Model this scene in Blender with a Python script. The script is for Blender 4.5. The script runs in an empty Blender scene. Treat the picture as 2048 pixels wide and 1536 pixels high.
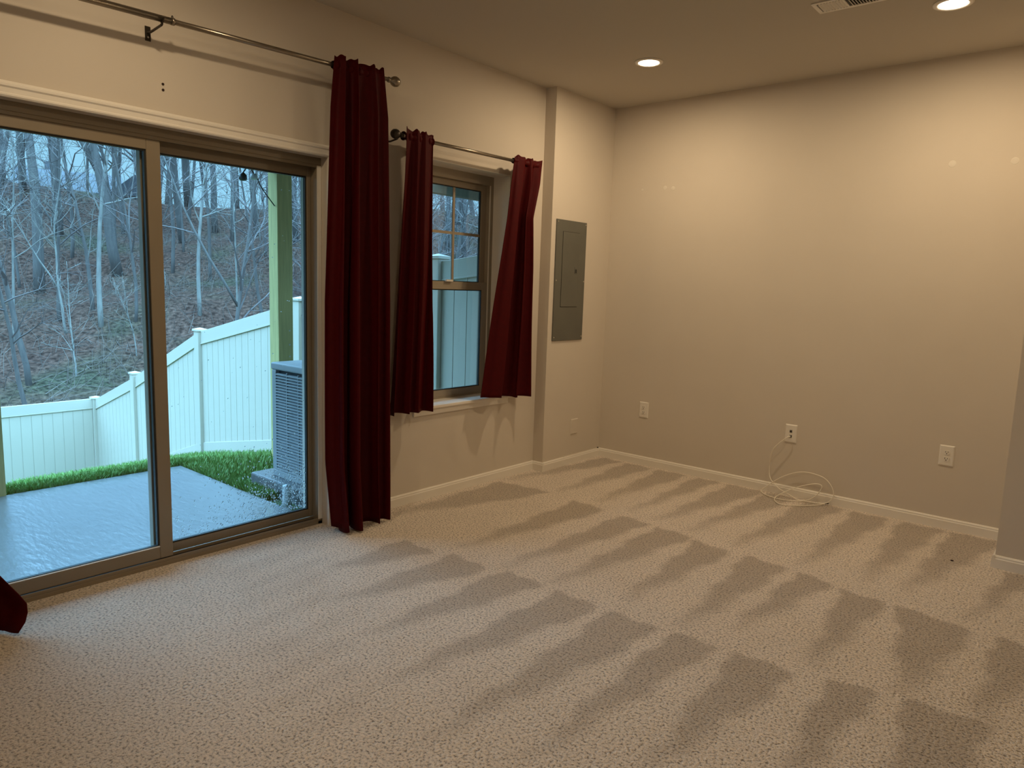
import bpy, math, random
from mathutils import Vector, Matrix, Euler

sc = bpy.context.scene
COL = sc.collection

# ------------------------------------------------------------------ camera
cam_d = bpy.data.cameras.new('camera')
cam_d.sensor_fit = 'HORIZONTAL'
cam_d.sensor_width = 36.0
cam_d.lens = 1423.84 / 2048 * 36.0
cam_d.clip_start = 0.05
cam_d.clip_end = 500
cam = bpy.data.objects.new('camera', cam_d)
COL.objects.link(cam)
yaw, pitch, roll = 0.7020, 0.1363, 0.0332
fw = Vector((-math.sin(yaw) * math.cos(pitch), math.cos(yaw) * math.cos(pitch), -math.sin(pitch)))
rt = Vector((math.cos(yaw), math.sin(yaw), 0))
up = rt.cross(fw)
r2 = rt * math.cos(roll) + up * math.sin(roll)
u2 = -rt * math.sin(roll) + up * math.cos(roll)
M = Matrix((r2, u2, -fw)).transposed().to_4x4()
M.translation = Vector((3.2455, -4.8605, 1.3577))
cam.matrix_world = M
sc.camera = cam

# ------------------------------------------------------------------ sky, exposure
sc.view_settings.view_transform = 'Standard'
sc.view_settings.look = 'None'
sc.view_settings.exposure = 0.0
sc.view_settings.gamma = 1.0
sc.view_settings.use_curve_mapping = False
try:
    sc.cycles.use_denoising = True
    sc.cycles.max_bounces = 8
    sc.cycles.diffuse_bounces = 5
    sc.cycles.transparent_max_bounces = 24
    sc.cycles.sample_clamp_indirect = 6.0
    sc.cycles.caustics_reflective = False
    sc.cycles.caustics_refractive = False
except Exception:
    pass

SKY_STRENGTH = 1.0
world = bpy.data.worlds.new('dusk_sky')
sc.world = world
world.use_nodes = True
nt = world.node_tree
nt.nodes.clear()
w_out = nt.nodes.new('ShaderNodeOutputWorld')
w_bg = nt.nodes.new('ShaderNodeBackground')
w_tc = nt.nodes.new('ShaderNodeTexCoord')
w_sep = nt.nodes.new('ShaderNodeSeparateXYZ')
w_ramp = nt.nodes.new('ShaderNodeValToRGB')
w_noise = nt.nodes.new('ShaderNodeTexNoise')
w_noise.inputs['Scale'].default_value = 2.2
w_add = nt.nodes.new('ShaderNodeMath'); w_add.operation = 'MULTIPLY_ADD'
w_add.inputs[1].default_value = 0.10
cr = w_ramp.color_ramp
cr.elements[0].position = 0.0; cr.elements[0].color = (0.30, 0.62, 0.86, 1)
cr.elements[1].position = 1.0; cr.elements[1].color = (3.3, 7.2, 11.0, 1)
e = cr.elements.new(0.22); e.color = (0.37, 0.77, 1.05, 1)
e = cr.elements.new(0.38); e.color = (2.3, 5.0, 7.7, 1)
nt.links.new(w_tc.outputs['Generated'], w_sep.inputs[0])
nt.links.new(w_tc.outputs['Generated'], w_noise.inputs['Vector'])
nt.links.new(w_noise.outputs['Fac'], w_add.inputs[0])
nt.links.new(w_sep.outputs['Z'], w_add.inputs[2])
nt.links.new(w_add.outputs[0], w_ramp.inputs['Fac'])
nt.links.new(w_ramp.outputs['Color'], w_bg.inputs['Color'])
w_bg.inputs['Strength'].default_value = SKY_STRENGTH
nt.links.new(w_bg.outputs[0], w_out.inputs['Surface'])

LAMP_COLOR = (1.0, 0.755, 0.47)
LAMP_POWER = 14.0
# recessed ceiling lights: (x, y, label); the last four hang behind the camera
LAMPS = [
    (0.880, -0.872, 'round recessed ceiling light nearer the grey breaker panel corner, lit'),
    (2.482, -0.848, 'round recessed ceiling light at the top right beside the air vent, lit'),
    (0.880, -3.720, 'recessed ceiling light in front of the sliding patio door'),
    (2.482, -3.720, 'recessed ceiling light above the middle of the room'),
    (0.880, -7.000, 'recessed ceiling light at the rear on the patio side'),
    (2.482, -7.000, 'recessed ceiling light at the rear on the far side'),
]

# ------------------------------------------------------------------ helpers
def srgb(r, g, b):
    def f(c):
        c = c / 255.0
        return c / 12.92 if c <= 0.04045 else ((c + 0.055) / 1.055) ** 2.4
    return (f(r), f(g), f(b), 1)


def mat(name, color, rough=0.6, metal=0.0, noise=0.0, nscale=8.0, bump=0.0, bscale=60.0,
        color2=None, spec=0.5, sheen=0.0, coat=0.0, stretch=None, bdist=0.01, detail=4.0):
    m = bpy.data.materials.new(name)
    m.use_nodes = True
    n = m.node_tree.nodes
    l = m.node_tree.links
    b = n['Principled BSDF']
    b.inputs['Roughness'].default_value = rough
    b.inputs['Metallic'].default_value = metal
    b.inputs['Specular IOR Level'].default_value = spec
    if sheen:
        b.inputs['Sheen Weight'].default_value = sheen
    if coat:
        b.inputs['Coat Weight'].default_value = coat
    c = tuple(color[:3]) + (1,)
    tc = n.new('ShaderNodeTexCoord')
    vec = tc.outputs['Object']
    if stretch:
        mp = n.new('ShaderNodeMapping')
        mp.inputs['Scale'].default_value = stretch
        l.new(vec, mp.inputs['Vector'])
        vec = mp.outputs['Vector']
    if noise or color2:
        t = n.new('ShaderNodeTexNoise')
        t.inputs['Scale'].default_value = nscale
        t.inputs['Detail'].default_value = detail
        l.new(vec, t.inputs['Vector'])
        mx = n.new('ShaderNodeMix'); mx.data_type = 'RGBA'
        if color2:
            c2 = tuple(color2[:3]) + (1,)
        else:
            c2 = tuple(max(0, x * (1 - noise)) for x in c[:3]) + (1,)
        rm = n.new('ShaderNodeMapRange')
        rm.inputs[1].default_value = 0.3; rm.inputs[2].default_value = 0.7
        l.new(t.outputs['Fac'], rm.inputs[0])
        l.new(rm.outputs[0], mx.inputs[0])
        mx.inputs[6].default_value = c
        mx.inputs[7].default_value = c2
        l.new(mx.outputs[2], b.inputs['Base Color'])
    else:
        b.inputs['Base Color'].default_value = c
    if bump:
        t2 = n.new('ShaderNodeTexNoise')
        t2.inputs['Scale'].default_value = bscale
        t2.inputs['Detail'].default_value = 3
        l.new(vec, t2.inputs['Vector'])
        bp = n.new('ShaderNodeBump')
        bp.inputs['Strength'].default_value = bump
        bp.inputs['Distance'].default_value = bdist
        l.new(t2.outputs['Fac'], bp.inputs['Height'])
        l.new(bp.outputs[0], b.inputs['Normal'])
    return m


def emit_mat(name, color, strength):
    m = bpy.data.materials.new(name)
    m.use_nodes = True
    n = m.node_tree.nodes
    n.clear()
    o = n.new('ShaderNodeOutputMaterial')
    e = n.new('ShaderNodeEmission')
    e.inputs['Color'].default_value = tuple(color) + (1,)
    e.inputs['Strength'].default_value = strength
    m.node_tree.links.new(e.outputs[0], o.inputs[0])
    return m


def glass_mat(name, tint=(0.95, 0.98, 0.985), refl=1.0):
    m = bpy.data.materials.new(name)
    m.use_nodes = True
    n = m.node_tree.nodes
    l = m.node_tree.links
    n.clear()
    o = n.new('ShaderNodeOutputMaterial')
    tr = n.new('ShaderNodeBsdfTransparent')
    tr.inputs[0].default_value = tint + (1,)
    gl = n.new('ShaderNodeBsdfGlossy')
    gl.inputs['Roughness'].default_value = 0.01
    fr = n.new('ShaderNodeFresnel')
    fr.inputs['IOR'].default_value = 1.3
    mu = n.new('ShaderNodeMath'); mu.operation = 'MULTIPLY'
    mu.inputs[1].default_value = refl
    l.new(fr.outputs[0], mu.inputs[0])
    mx = n.new('ShaderNodeMixShader')
    l.new(mu.outputs[0], mx.inputs[0])
    l.new(tr.outputs[0], mx.inputs[1])
    l.new(gl.outputs[0], mx.inputs[2])
    l.new(mx.outputs[0], o.inputs[0])
    return m


class MB:
    """collects shapes in world coordinates and links them as one mesh object"""
    def __init__(self):
        self.v = []
        self.f = []

    def add(self, vs, fs):
        o = len(self.v)
        self.v.extend([tuple(p) for p in vs])
        self.f.extend([tuple(i + o for i in f) for f in fs])
        return self

    def box(self, x0, x1, y0, y1, z0, z1):
        if x0 > x1: x0, x1 = x1, x0
        if y0 > y1: y0, y1 = y1, y0
        if z0 > z1: z0, z1 = z1, z0
        vs = [(x0, y0, z0), (x1, y0, z0), (x1, y1, z0), (x0, y1, z0),
              (x0, y0, z1), (x1, y0, z1), (x1, y1, z1), (x0, y1, z1)]
        fs = [(3, 2, 1, 0), (4, 5, 6, 7), (0, 1, 5, 4), (1, 2, 6, 5), (2, 3, 7, 6), (3, 0, 4, 7)]
        return self.add(vs, fs)

    def prism(self, prof, a0, a1, axis):
        """closed 2D profile extruded along an axis. axis 0: profile is (y,z); 1: (x,z); 2: (x,y)"""
        n = len(prof)
        def P(p, a):
            if axis == 0: return (a, p[0], p[1])
            if axis == 1: return (p[0], a, p[1])
            return (p[0], p[1], a)
        vs = [P(p, a0) for p in prof] + [P(p, a1) for p in prof]
        fs = [tuple(range(n - 1, -1, -1)), tuple(range(n, 2 * n))]
        for i in range(n):
            j = (i + 1) % n
            fs.append((i, j, n + j, n + i))
        return self.add(vs, fs)

    def tube(self, pts, radii, sides=8, cap=True):
        pts = [Vector(p) for p in pts]
        if not hasattr(radii, '__len__'):
            radii = [radii] * len(pts)
        n = len(pts)
        t0 = (pts[1] - pts[0]).normalized()
        ref = Vector((0, 0, 1)) if abs(t0.z) < 0.9 else Vector((1, 0, 0))
        a = t0.cross(ref).normalized()
        vs = []
        for i in range(n):
            if i == 0: t = pts[1] - pts[0]
            elif i == n - 1: t = pts[-1] - pts[-2]
            else: t = pts[i + 1] - pts[i - 1]
            if t.length < 1e-9: t = t0
            t = t.normalized()
            a = a - t * a.dot(t)
            if a.length < 1e-6:
                a = t.cross(Vector((0.3, 0.5, 0.8)))
            a.normalize()
            b = t.cross(a)
            for k in range(sides):
                th = 2 * math.pi * k / sides
                vs.append(pts[i] + (a * math.cos(th) + b * math.sin(th)) * radii[i])
        fs = []
        for i in range(n - 1):
            for k in range(sides):
                k2 = (k + 1) % sides
                fs.append((i * sides + k, i * sides + k2, (i + 1) * sides + k2, (i + 1) * sides + k))
        if cap:
            fs.append(tuple(range(sides - 1, -1, -1)))
            fs.append(tuple((n - 1) * sides + k for k in range(sides)))
        return self.add(vs, fs)

    def lathe(self, prof, c, axis=2, sides=24, close=False):
        """profile of (radius, height) turned about an axis through c"""
        c = Vector(c)
        vs = []
        for (r, h) in prof:
            for k in range(sides):
                th = 2 * math.pi * k / sides
                p, q = r * math.cos(th), r * math.sin(th)
                if axis == 2: d = Vector((p, q, h))
                elif axis == 1: d = Vector((q, h, p))
                else: d = Vector((h, p, q))
                vs.append(c + d)
        fs = []
        n = len(prof)
        for i in range(n - 1):
            for k in range(sides):
                k2 = (k + 1) % sides
                fs.append((i * sides + k, i * sides + k2, (i + 1) * sides + k2, (i + 1) * sides + k))
        if close:
            for k in range(sides):
                k2 = (k + 1) % sides
                fs.append(((n - 1) * sides + k, (n - 1) * sides + k2, k2, k))
        else:
            fs.append(tuple(range(sides - 1, -1, -1)))
            fs.append(tuple((n - 1) * sides + k for k in range(sides)))
        return self.add(vs, fs)

    def sphere(self, c, r, seg=12, rings=8, sx=1, sy=1, sz=1):
        vs = []
        for i in range(rings + 1):
            ph = math.pi * i / rings
            for k in range(seg):
                th = 2 * math.pi * k / seg
                vs.append((c[0] + sx * r * math.sin(ph) * math.cos(th), c[1] + sy * r * math.sin(ph) * math.sin(th), c[2] + sz * r * math.cos(ph)))
        fs = []
        for i in range(rings):
            for k in range(seg):
                k2 = (k + 1) % seg
                fs.append((i * seg + k, (i + 1) * seg + k, (i + 1) * seg + k2, i * seg + k2))
        return self.add(vs, fs)

    def build(self, name, m, parent=None, origin=None, smooth=False, bevel=0.0, seg=2, autosmooth=False):
        if parent is not None:
            o = Vector(parent['_o'])
        else:
            o = Vector(origin) if origin is not None else Vector((0, 0, 0))
        me = bpy.data.meshes.new(name)
        me.from_pydata([(p[0] - o.x, p[1] - o.y, p[2] - o.z) for p in self.v], [], self.f)
        me.update()
        me.materials.append(m)
        ob = bpy.data.objects.new(name, me)
        COL.objects.link(ob)
        ob['_o'] = tuple(o)
        if parent is not None:
            ob.parent = parent
        else:
            ob.location = o
        if smooth:
            me.polygons.foreach_set('use_smooth', [True] * len(me.polygons))
        if bevel:
            bv = ob.modifiers.new('bevel', 'BEVEL')
            bv.width = bevel
            bv.segments = seg
            bv.limit_method = 'ANGLE'
            bv.angle_limit = math.radians(40)
        return ob


def tag(o, label=None, cat=None, group=None, kind=None):
    if label: o['label'] = label
    if cat: o['category'] = cat
    if group: o['group'] = group
    if kind: o['kind'] = kind
    return o


def thing(name, label, cat, loc=(0, 0, 0), group=None, kind=None):
    o = bpy.data.objects.new(name, None)
    o.empty_display_size = 0.1
    COL.objects.link(o)
    o.location = loc
    o['_o'] = tuple(loc)
    return tag(o, label, cat, group, kind)


def wall_with_holes(x0, x1, ya, yb, za, zb, holes):
    """solid wall slab with rectangular openings (y0,y1,z0,z1); the cut faces are real reveals"""
    ys = sorted(set([ya, yb] + [h[0] for h in holes] + [h[1] for h in holes]))
    zs = sorted(set([za, zb] + [h[2] for h in holes] + [h[3] for h in holes]))
    vid = {}
    vs, fs = [], []
    def V(x, y, z):
        k = (x, y, z)
        if k not in vid:
            vid[k] = len(vs)
            vs.append(k)
        return vid[k]
    def solid(i, j):
        if i < 0 or j < 0 or i >= len(ys) - 1 or j >= len(zs) - 1:
            return False
        cy, cz = (ys[i] + ys[i + 1]) / 2, (zs[j] + zs[j + 1]) / 2
        return not any(h[0] < cy < h[1] and h[2] < cz < h[3] for h in holes)
    for i in range(len(ys) - 1):
        for j in range(len(zs) - 1):
            if not solid(i, j):
                continue
            a, b, c, d = ys[i], ys[i + 1], zs[j], zs[j + 1]
            fs.append((V(x1, a, c), V(x1, b, c), V(x1, b, d), V(x1, a, d)))
            fs.append((V(x0, b, c), V(x0, a, c), V(x0, a, d), V(x0, b, d)))
            if not solid(i - 1, j): fs.append((V(x0, a, c), V(x1, a, c), V(x1, a, d), V(x0, a, d)))
            if not solid(i + 1, j): fs.append((V(x1, b, c), V(x0, b, c), V(x0, b, d), V(x1, b, d)))
            if not solid(i, j - 1): fs.append((V(x0, a, c), V(x0, b, c), V(x1, b, c), V(x1, a, c)))
            if not solid(i, j + 1): fs.append((V(x0, b, d), V(x0, a, d), V(x1, a, d), V(x1, b, d)))
    m = MB()
    m.add(vs, fs)
    return m

# ------------------------------------------------------------------ materials
M_WALL = mat('wall_paint', (0.66, 0.60, 0.52), 0.75, bump=0.05, bscale=220, noise=0.03, nscale=3, spec=0.25, bdist=0.002)
M_CEIL = mat('ceiling_paint', (0.54, 0.50, 0.43), 0.9, bump=0.06, bscale=180, spec=0.15, bdist=0.002)
M_TRIM = mat('white_trim_paint', (0.84, 0.80, 0.73), 0.4, noise=0.03, nscale=5)
M_FRAME_W = mat('light_almond_vinyl', (0.36, 0.31, 0.24), 0.4, noise=0.05, nscale=6)
M_FRAME = mat('almond_vinyl', (0.25, 0.205, 0.145), 0.45, noise=0.05, nscale=6)
M_FRAME_D = mat('dark_track_metal', (0.05, 0.04, 0.03), 0.5, metal=0.3)
M_GASKET = mat('black_gasket', (0.02, 0.025, 0.025), 0.5)
M_GLASS = glass_mat('pane_glass')
M_PLATE = mat('white_plastic', (0.80, 0.76, 0.69), 0.35)
M_SLOT = mat('dark_slot', (0.03, 0.025, 0.02), 0.6)
M_JACK = mat('jack_grey', (0.25, 0.25, 0.23), 0.5)
M_PANEL = mat('breaker_grey', (0.125, 0.125, 0.105), 0.5, noise=0.12, nscale=5, bump=0.05, bscale=300, bdist=0.001)
M_SCREW = mat('screw_steel', (0.55, 0.52, 0.46), 0.35, metal=0.8)
M_ROD = mat('pewter_rod', (0.30, 0.26, 0.21), 0.28, metal=0.9, noise=0.1, nscale=30)
M_FINIAL = mat('dark_bronze', (0.06, 0.05, 0.04), 0.35, metal=0.8)
M_CURTAIN = mat('crimson_cloth', (0.064, 0.0009, 0.0019), 0.6, noise=0.2, nscale=40, bump=0.15, bscale=500,
                spec=0.12, bdist=0.001)
M_CORD = mat('white_cable', (0.86, 0.81, 0.70), 0.45)
M_SPACKLE = mat('spackle', (0.71, 0.66, 0.58), 0.8)
M_SPECK = mat('dark_speck', (0.04, 0.02, 0.015), 0.8)
M_PT = mat('treated_wood', (0.60, 0.50, 0.21), 0.8, noise=0.25, nscale=3, stretch=(14, 14, 1.0), bump=0.2, bscale=20)
M_DECK = mat('weathered_deck_wood', (0.17, 0.15, 0.10), 0.85, noise=0.3, nscale=3, stretch=(8, 8, 2))
M_VINYL = mat('white_vinyl_fence', (0.49, 0.43, 0.355), 0.45, noise=0.03, nscale=2)
M_ACG = mat('condenser_grey', (0.30, 0.31, 0.32), 0.5, noise=0.1, nscale=6)
M_ACD = mat('condenser_dark', (0.02, 0.022, 0.025), 0.7)
M_PAD = mat('wet_dark_pad', (0.09, 0.09, 0.095), 0.45, color2=(0.16, 0.16, 0.17), nscale=30, bump=0.5, bscale=60)
M_GRASSG = mat('lawn_soil', (0.08, 0.13, 0.035), 0.9, color2=(0.05, 0.09, 0.02), nscale=6, bump=0.6, bscale=40, bdist=0.03)
M_GRASS = mat('grass_blades', (0.13, 0.27, 0.05), 0.6, color2=(0.20, 0.32, 0.09), nscale=9)
M_BARK = mat('grey_bark', (0.135, 0.12, 0.11), 0.85, color2=(0.09, 0.08, 0.075), nscale=3, stretch=(6, 6, 0.8))
M_BARK_L = mat('pale_bark', (0.28, 0.27, 0.235), 0.85, color2=(0.16, 0.15, 0.14), nscale=2.5, stretch=(4, 4, 1.0))
M_TWIG = mat('twig', (0.125, 0.105, 0.10), 0.85)
M_TWIG_L = mat('pale_twig', (0.21, 0.195, 0.17), 0.85)
M_BRUSH = mat('dry_brush', (0.20, 0.165, 0.14), 0.9, color2=(0.09, 0.06, 0.05), nscale=0.8)
M_SIDING = mat('house_siding', (0.13, 0.13, 0.14), 0.8)
M_ROOF = mat('house_roof', (0.085, 0.085, 0.095), 0.9, noise=0.2, nscale=3)
M_HWIN = mat('house_window', (0.06, 0.07, 0.08), 0.2)
M_BLACK = mat('black_plastic', (0.02, 0.02, 0.02), 0.4)
M_PALE = mat('pale_plastic', (0.55, 0.57, 0.58), 0.5)


def patio_mat():
    m = bpy.data.materials.new('wet_concrete')
    m.use_nodes = True
    n = m.node_tree.nodes
    l = m.node_tree.links
    b = n['Principled BSDF']
    tc = n.new('ShaderNodeTexCoord')
    t = n.new('ShaderNodeTexNoise'); t.inputs['Scale'].default_value = 1.6; t.inputs['Detail'].default_value = 4
    l.new(tc.outputs['Object'], t.inputs['Vector'])
    mx = n.new('ShaderNodeMix'); mx.data_type = 'RGBA'
    mx.inputs[6].default_value = (0.10, 0.105, 0.11, 1)
    mx.inputs[7].default_value = (0.15, 0.155, 0.16, 1)
    l.new(t.outputs['Fac'], mx.inputs[0])
    l.new(mx.outputs[2], b.inputs['Base Color'])
    b.inputs['Roughness'].default_value = 0.35
    b.inputs['Coat Weight'].default_value = 1.0
    b.inputs['Coat IOR'].default_value = 1.33
    rr = n.new('ShaderNodeMapRange')
    rr.inputs[3].default_value = 0.04; rr.inputs[4].default_value = 0.20
    l.new(t.outputs['Fac'], rr.inputs[0])
    l.new(rr.outputs[0], b.inputs['Coat Roughness'])
    mp = n.new('ShaderNodeMapping'); mp.inputs['Scale'].default_value = (9, 26, 9)
    mp.inputs['Rotation'].default_value = (0, 0, 0.5)
    l.new(tc.outputs['Object'], mp.inputs['Vector'])
    t2 = n.new('ShaderNodeTexNoise'); t2.inputs['Scale'].default_value = 1.3; t2.inputs['Detail'].default_value = 4
    l.new(mp.outputs[0], t2.inputs['Vector'])
    bp = n.new('ShaderNodeBump'); bp.inputs['Strength'].default_value = 0.35; bp.inputs['Distance'].default_value = 0.01
    l.new(t2.outputs['Fac'], bp.inputs['Height'])
    l.new(bp.outputs[0], b.inputs['Normal'])
    l.new(bp.outputs[0], b.inputs['Coat Normal'])
    return m


def hill_mat():
    m = bpy.data.materials.new('leaf_litter')
    m.use_nodes = True
    n = m.node_tree.nodes
    l = m.node_tree.links
    b = n['Principled BSDF']
    b.inputs['Roughness'].default_value = 0.95
    b.inputs['Specular IOR Level'].default_value = 0.1
    tc = n.new('ShaderNodeTexCoord')
    a = n.new('ShaderNodeTexNoise'); a.inputs['Scale'].default_value = 0.35; a.inputs['Detail'].default_value = 5
    f = n.new('ShaderNodeTexNoise'); f.inputs['Scale'].default_value = 8.0; f.inputs['Detail'].default_value = 6
    l.new(tc.outputs['Object'], a.inputs['Vector']); l.new(tc.outputs['Object'], f.inputs['Vector'])
    r1 = n.new('ShaderNodeValToRGB')
    r1.color_ramp.elements[0].position = 0.32; r1.color_ramp.elements[0].color = (0.080, 0.044, 0.034, 1)
    r1.color_ramp.elements[1].position = 0.68; r1.color_ramp.elements[1].color = (0.062, 0.060, 0.038, 1)
    e = r1.color_ramp.elements.new(0.5); e.color = (0.105, 0.060, 0.045, 1)
    l.new(a.outputs['Fac'], r1.inputs[0])
    r2 = n.new('ShaderNodeValToRGB')
    r2.color_ramp.elements[0].position = 0.34; r2.color_ramp.elements[0].color = (0.35, 0.35, 0.35, 1)
    r2.color_ramp.elements[1].position = 0.68; r2.color_ramp.elements[1].color = (1.6, 1.6, 1.6, 1)
    l.new(f.outputs['Fac'], r2.inputs[0])
    mx = n.new('ShaderNodeMix'); mx.data_type = 'RGBA'; mx.blend_type = 'MULTIPLY'
    mx.inputs[0].default_value = 1.0
    l.new(r1.outputs[0], mx.inputs[6]); l.new(r2.outputs[0], mx.inputs[7])
    l.new(mx.outputs[2], b.inputs['Base Color'])
    bp = n.new('ShaderNodeBump'); bp.inputs['Strength'].default_value = 0.9; bp.inputs['Distance'].default_value = 0.15
    l.new(f.outputs['Fac'], bp.inputs['Height'])
    l.new(bp.outputs[0], b.inputs['Normal'])
    return m


def carpet_mat():
    m = bpy.data.materials.new('cut_pile_carpet')
    m.use_nodes = True
    n = m.node_tree.nodes
    l = m.node_tree.links
    b = n['Principled BSDF']
    b.inputs['Roughness'].default_value = 0.95
    b.inputs['Specular IOR Level'].default_value = 0.08
    b.inputs['Sheen Weight'].default_value = 0.35
    b.inputs['Sheen Roughness'].default_value = 0.5
    at = n.new('ShaderNodeAttribute'); at.attribute_name = 'pile_tone'
    tc = n.new('ShaderNodeTexCoord')
    mx = n.new('ShaderNodeMix'); mx.data_type = 'RGBA'
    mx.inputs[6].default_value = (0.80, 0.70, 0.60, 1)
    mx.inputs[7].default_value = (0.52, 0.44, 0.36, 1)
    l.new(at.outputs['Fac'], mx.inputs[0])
    # tufts
    t = n.new('ShaderNodeTexNoise'); t.inputs['Scale'].default_value = 105; t.inputs['Detail'].default_value = 3
    t.inputs['Roughness'].default_value = 0.6
    l.new(tc.outputs['Object'], t.inputs['Vector'])
    t3 = n.new('ShaderNodeTexNoise'); t3.inputs['Scale'].default_value = 5; t3.inputs['Detail'].default_value = 3
    l.new(tc.outputs['Object'], t3.inputs['Vector'])
    r = n.new('ShaderNodeValToRGB')
    r.color_ramp.elements[0].position = 0.33; r.color_ramp.elements[0].color = (0.26, 0.24, 0.22, 1)
    r.color_ramp.elements[1].position = 0.66; r.color_ramp.elements[1].color = (1.32, 1.32, 1.32, 1)
    e = r.color_ramp.elements.new(0.47); e.color = (1.02, 1.02, 1.02, 1)
    l.new(t.outputs['Fac'], r.inputs[0])
    mu = n.new('ShaderNodeMix'); mu.data_type = 'RGBA'; mu.blend_type = 'MULTIPLY'; mu.inputs[0].default_value = 1
    l.new(mx.outputs[2], mu.inputs[6]); l.new(r.outputs[0], mu.inputs[7])
    r3 = n.new('ShaderNodeMapRange'); r3.inputs[3].default_value = 0.93; r3.inputs[4].default_value = 1.07
    l.new(t3.outputs['Fac'], r3.inputs[0])
    mu2 = n.new('ShaderNodeMix'); mu2.data_type = 'RGBA'; mu2.blend_type = 'MULTIPLY'; mu2.inputs[0].default_value = 1
    l.new(mu.outputs[2], mu2.inputs[6]); l.new(r3.outputs[0], mu2.inputs[7])
    l.new(mu2.outputs[2], b.inputs['Base Color'])
    bp = n.new('ShaderNodeBump'); bp.inputs['Strength'].default_value = 1.0; bp.inputs['Distance'].default_value = 0.016
    l.new(t.outputs['Fac'], bp.inputs['Height'])
    l.new(bp.outputs[0], b.inputs['Normal'])
    return m

M_PATIO = patio_mat()
M_HILL = hill_mat()
M_CARPET = carpet_mat()

# ------------------------------------------------------------------ room shell
H = 2.74
XR, YR = 4.9, -8.6           # right and rear walls (out of view)
P, YB = 0.094, -0.755        # boxed-out corner that carries the breaker panel
XJ, YJ = 2.89, -0.53         # wall that juts forward at the right
WT = 0.24
DOOR = (-4.43, -2.58, -0.02, 1.992)
WIN = (-1.93, -1.105, 0.582, 2.10)

wl = wall_with_holes(-WT, 0, YR, 0.0, -0.3, H, [DOOR, WIN]).build('wall_left', M_WALL)
tag(wl, 'beige wall with the sliding door and the window', 'wall', kind='structure')
tag(MB().box(0, P, YB, 0.0, 0, H).build('wall_corner', M_WALL), 'boxed-out beige wall section behind the breaker panel', 'wall', kind='structure')
wf = tag(MB().box(-WT, XR, 0, 0.15, -0.3, H).build('wall_far', M_WALL), 'wide blank beige wall with outlets on the right', 'wall', kind='structure')
tag(MB().box(XJ, XR, YJ, 0, 0, H).build('wall_jut', M_WALL), 'beige wall section jutting forward at the right edge', 'wall', kind='structure')
tag(MB().box(XR, XR + 0.15, YR, 0.15, -0.3, H).build('wall_right', M_WALL), 'beige wall to the right of the viewer', 'wall', kind='structure')
tag(MB().box(-WT, XR + 0.15, YR - 0.15, YR, -0.3, H).build('wall_rear', M_WALL), 'beige wall behind the viewer', 'wall', kind='structure')
tag(MB().box(-WT, XR + 0.15, YR - 0.15, 0.15, H, H + 0.12).build('ceiling', M_CEIL), 'flat painted ceiling with recessed lights', 'ceiling', kind='structure')

# spackle dabs on the far wall
for (x, z, r) in [(0.37, 2.115, .010), (0.56, 2.119, .016), (0.626, 2.111, .016), (2.406, 2.14, .020), (2.705, 2.132, .020)]:
    MB().lathe([(r, 0.0), (r * 0.85, -0.0012), (r * 0.3, -0.0018)], (x, 0, z), axis=1, sides=14).build('spackle_patch', M_SPACKLE, wf)

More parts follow.
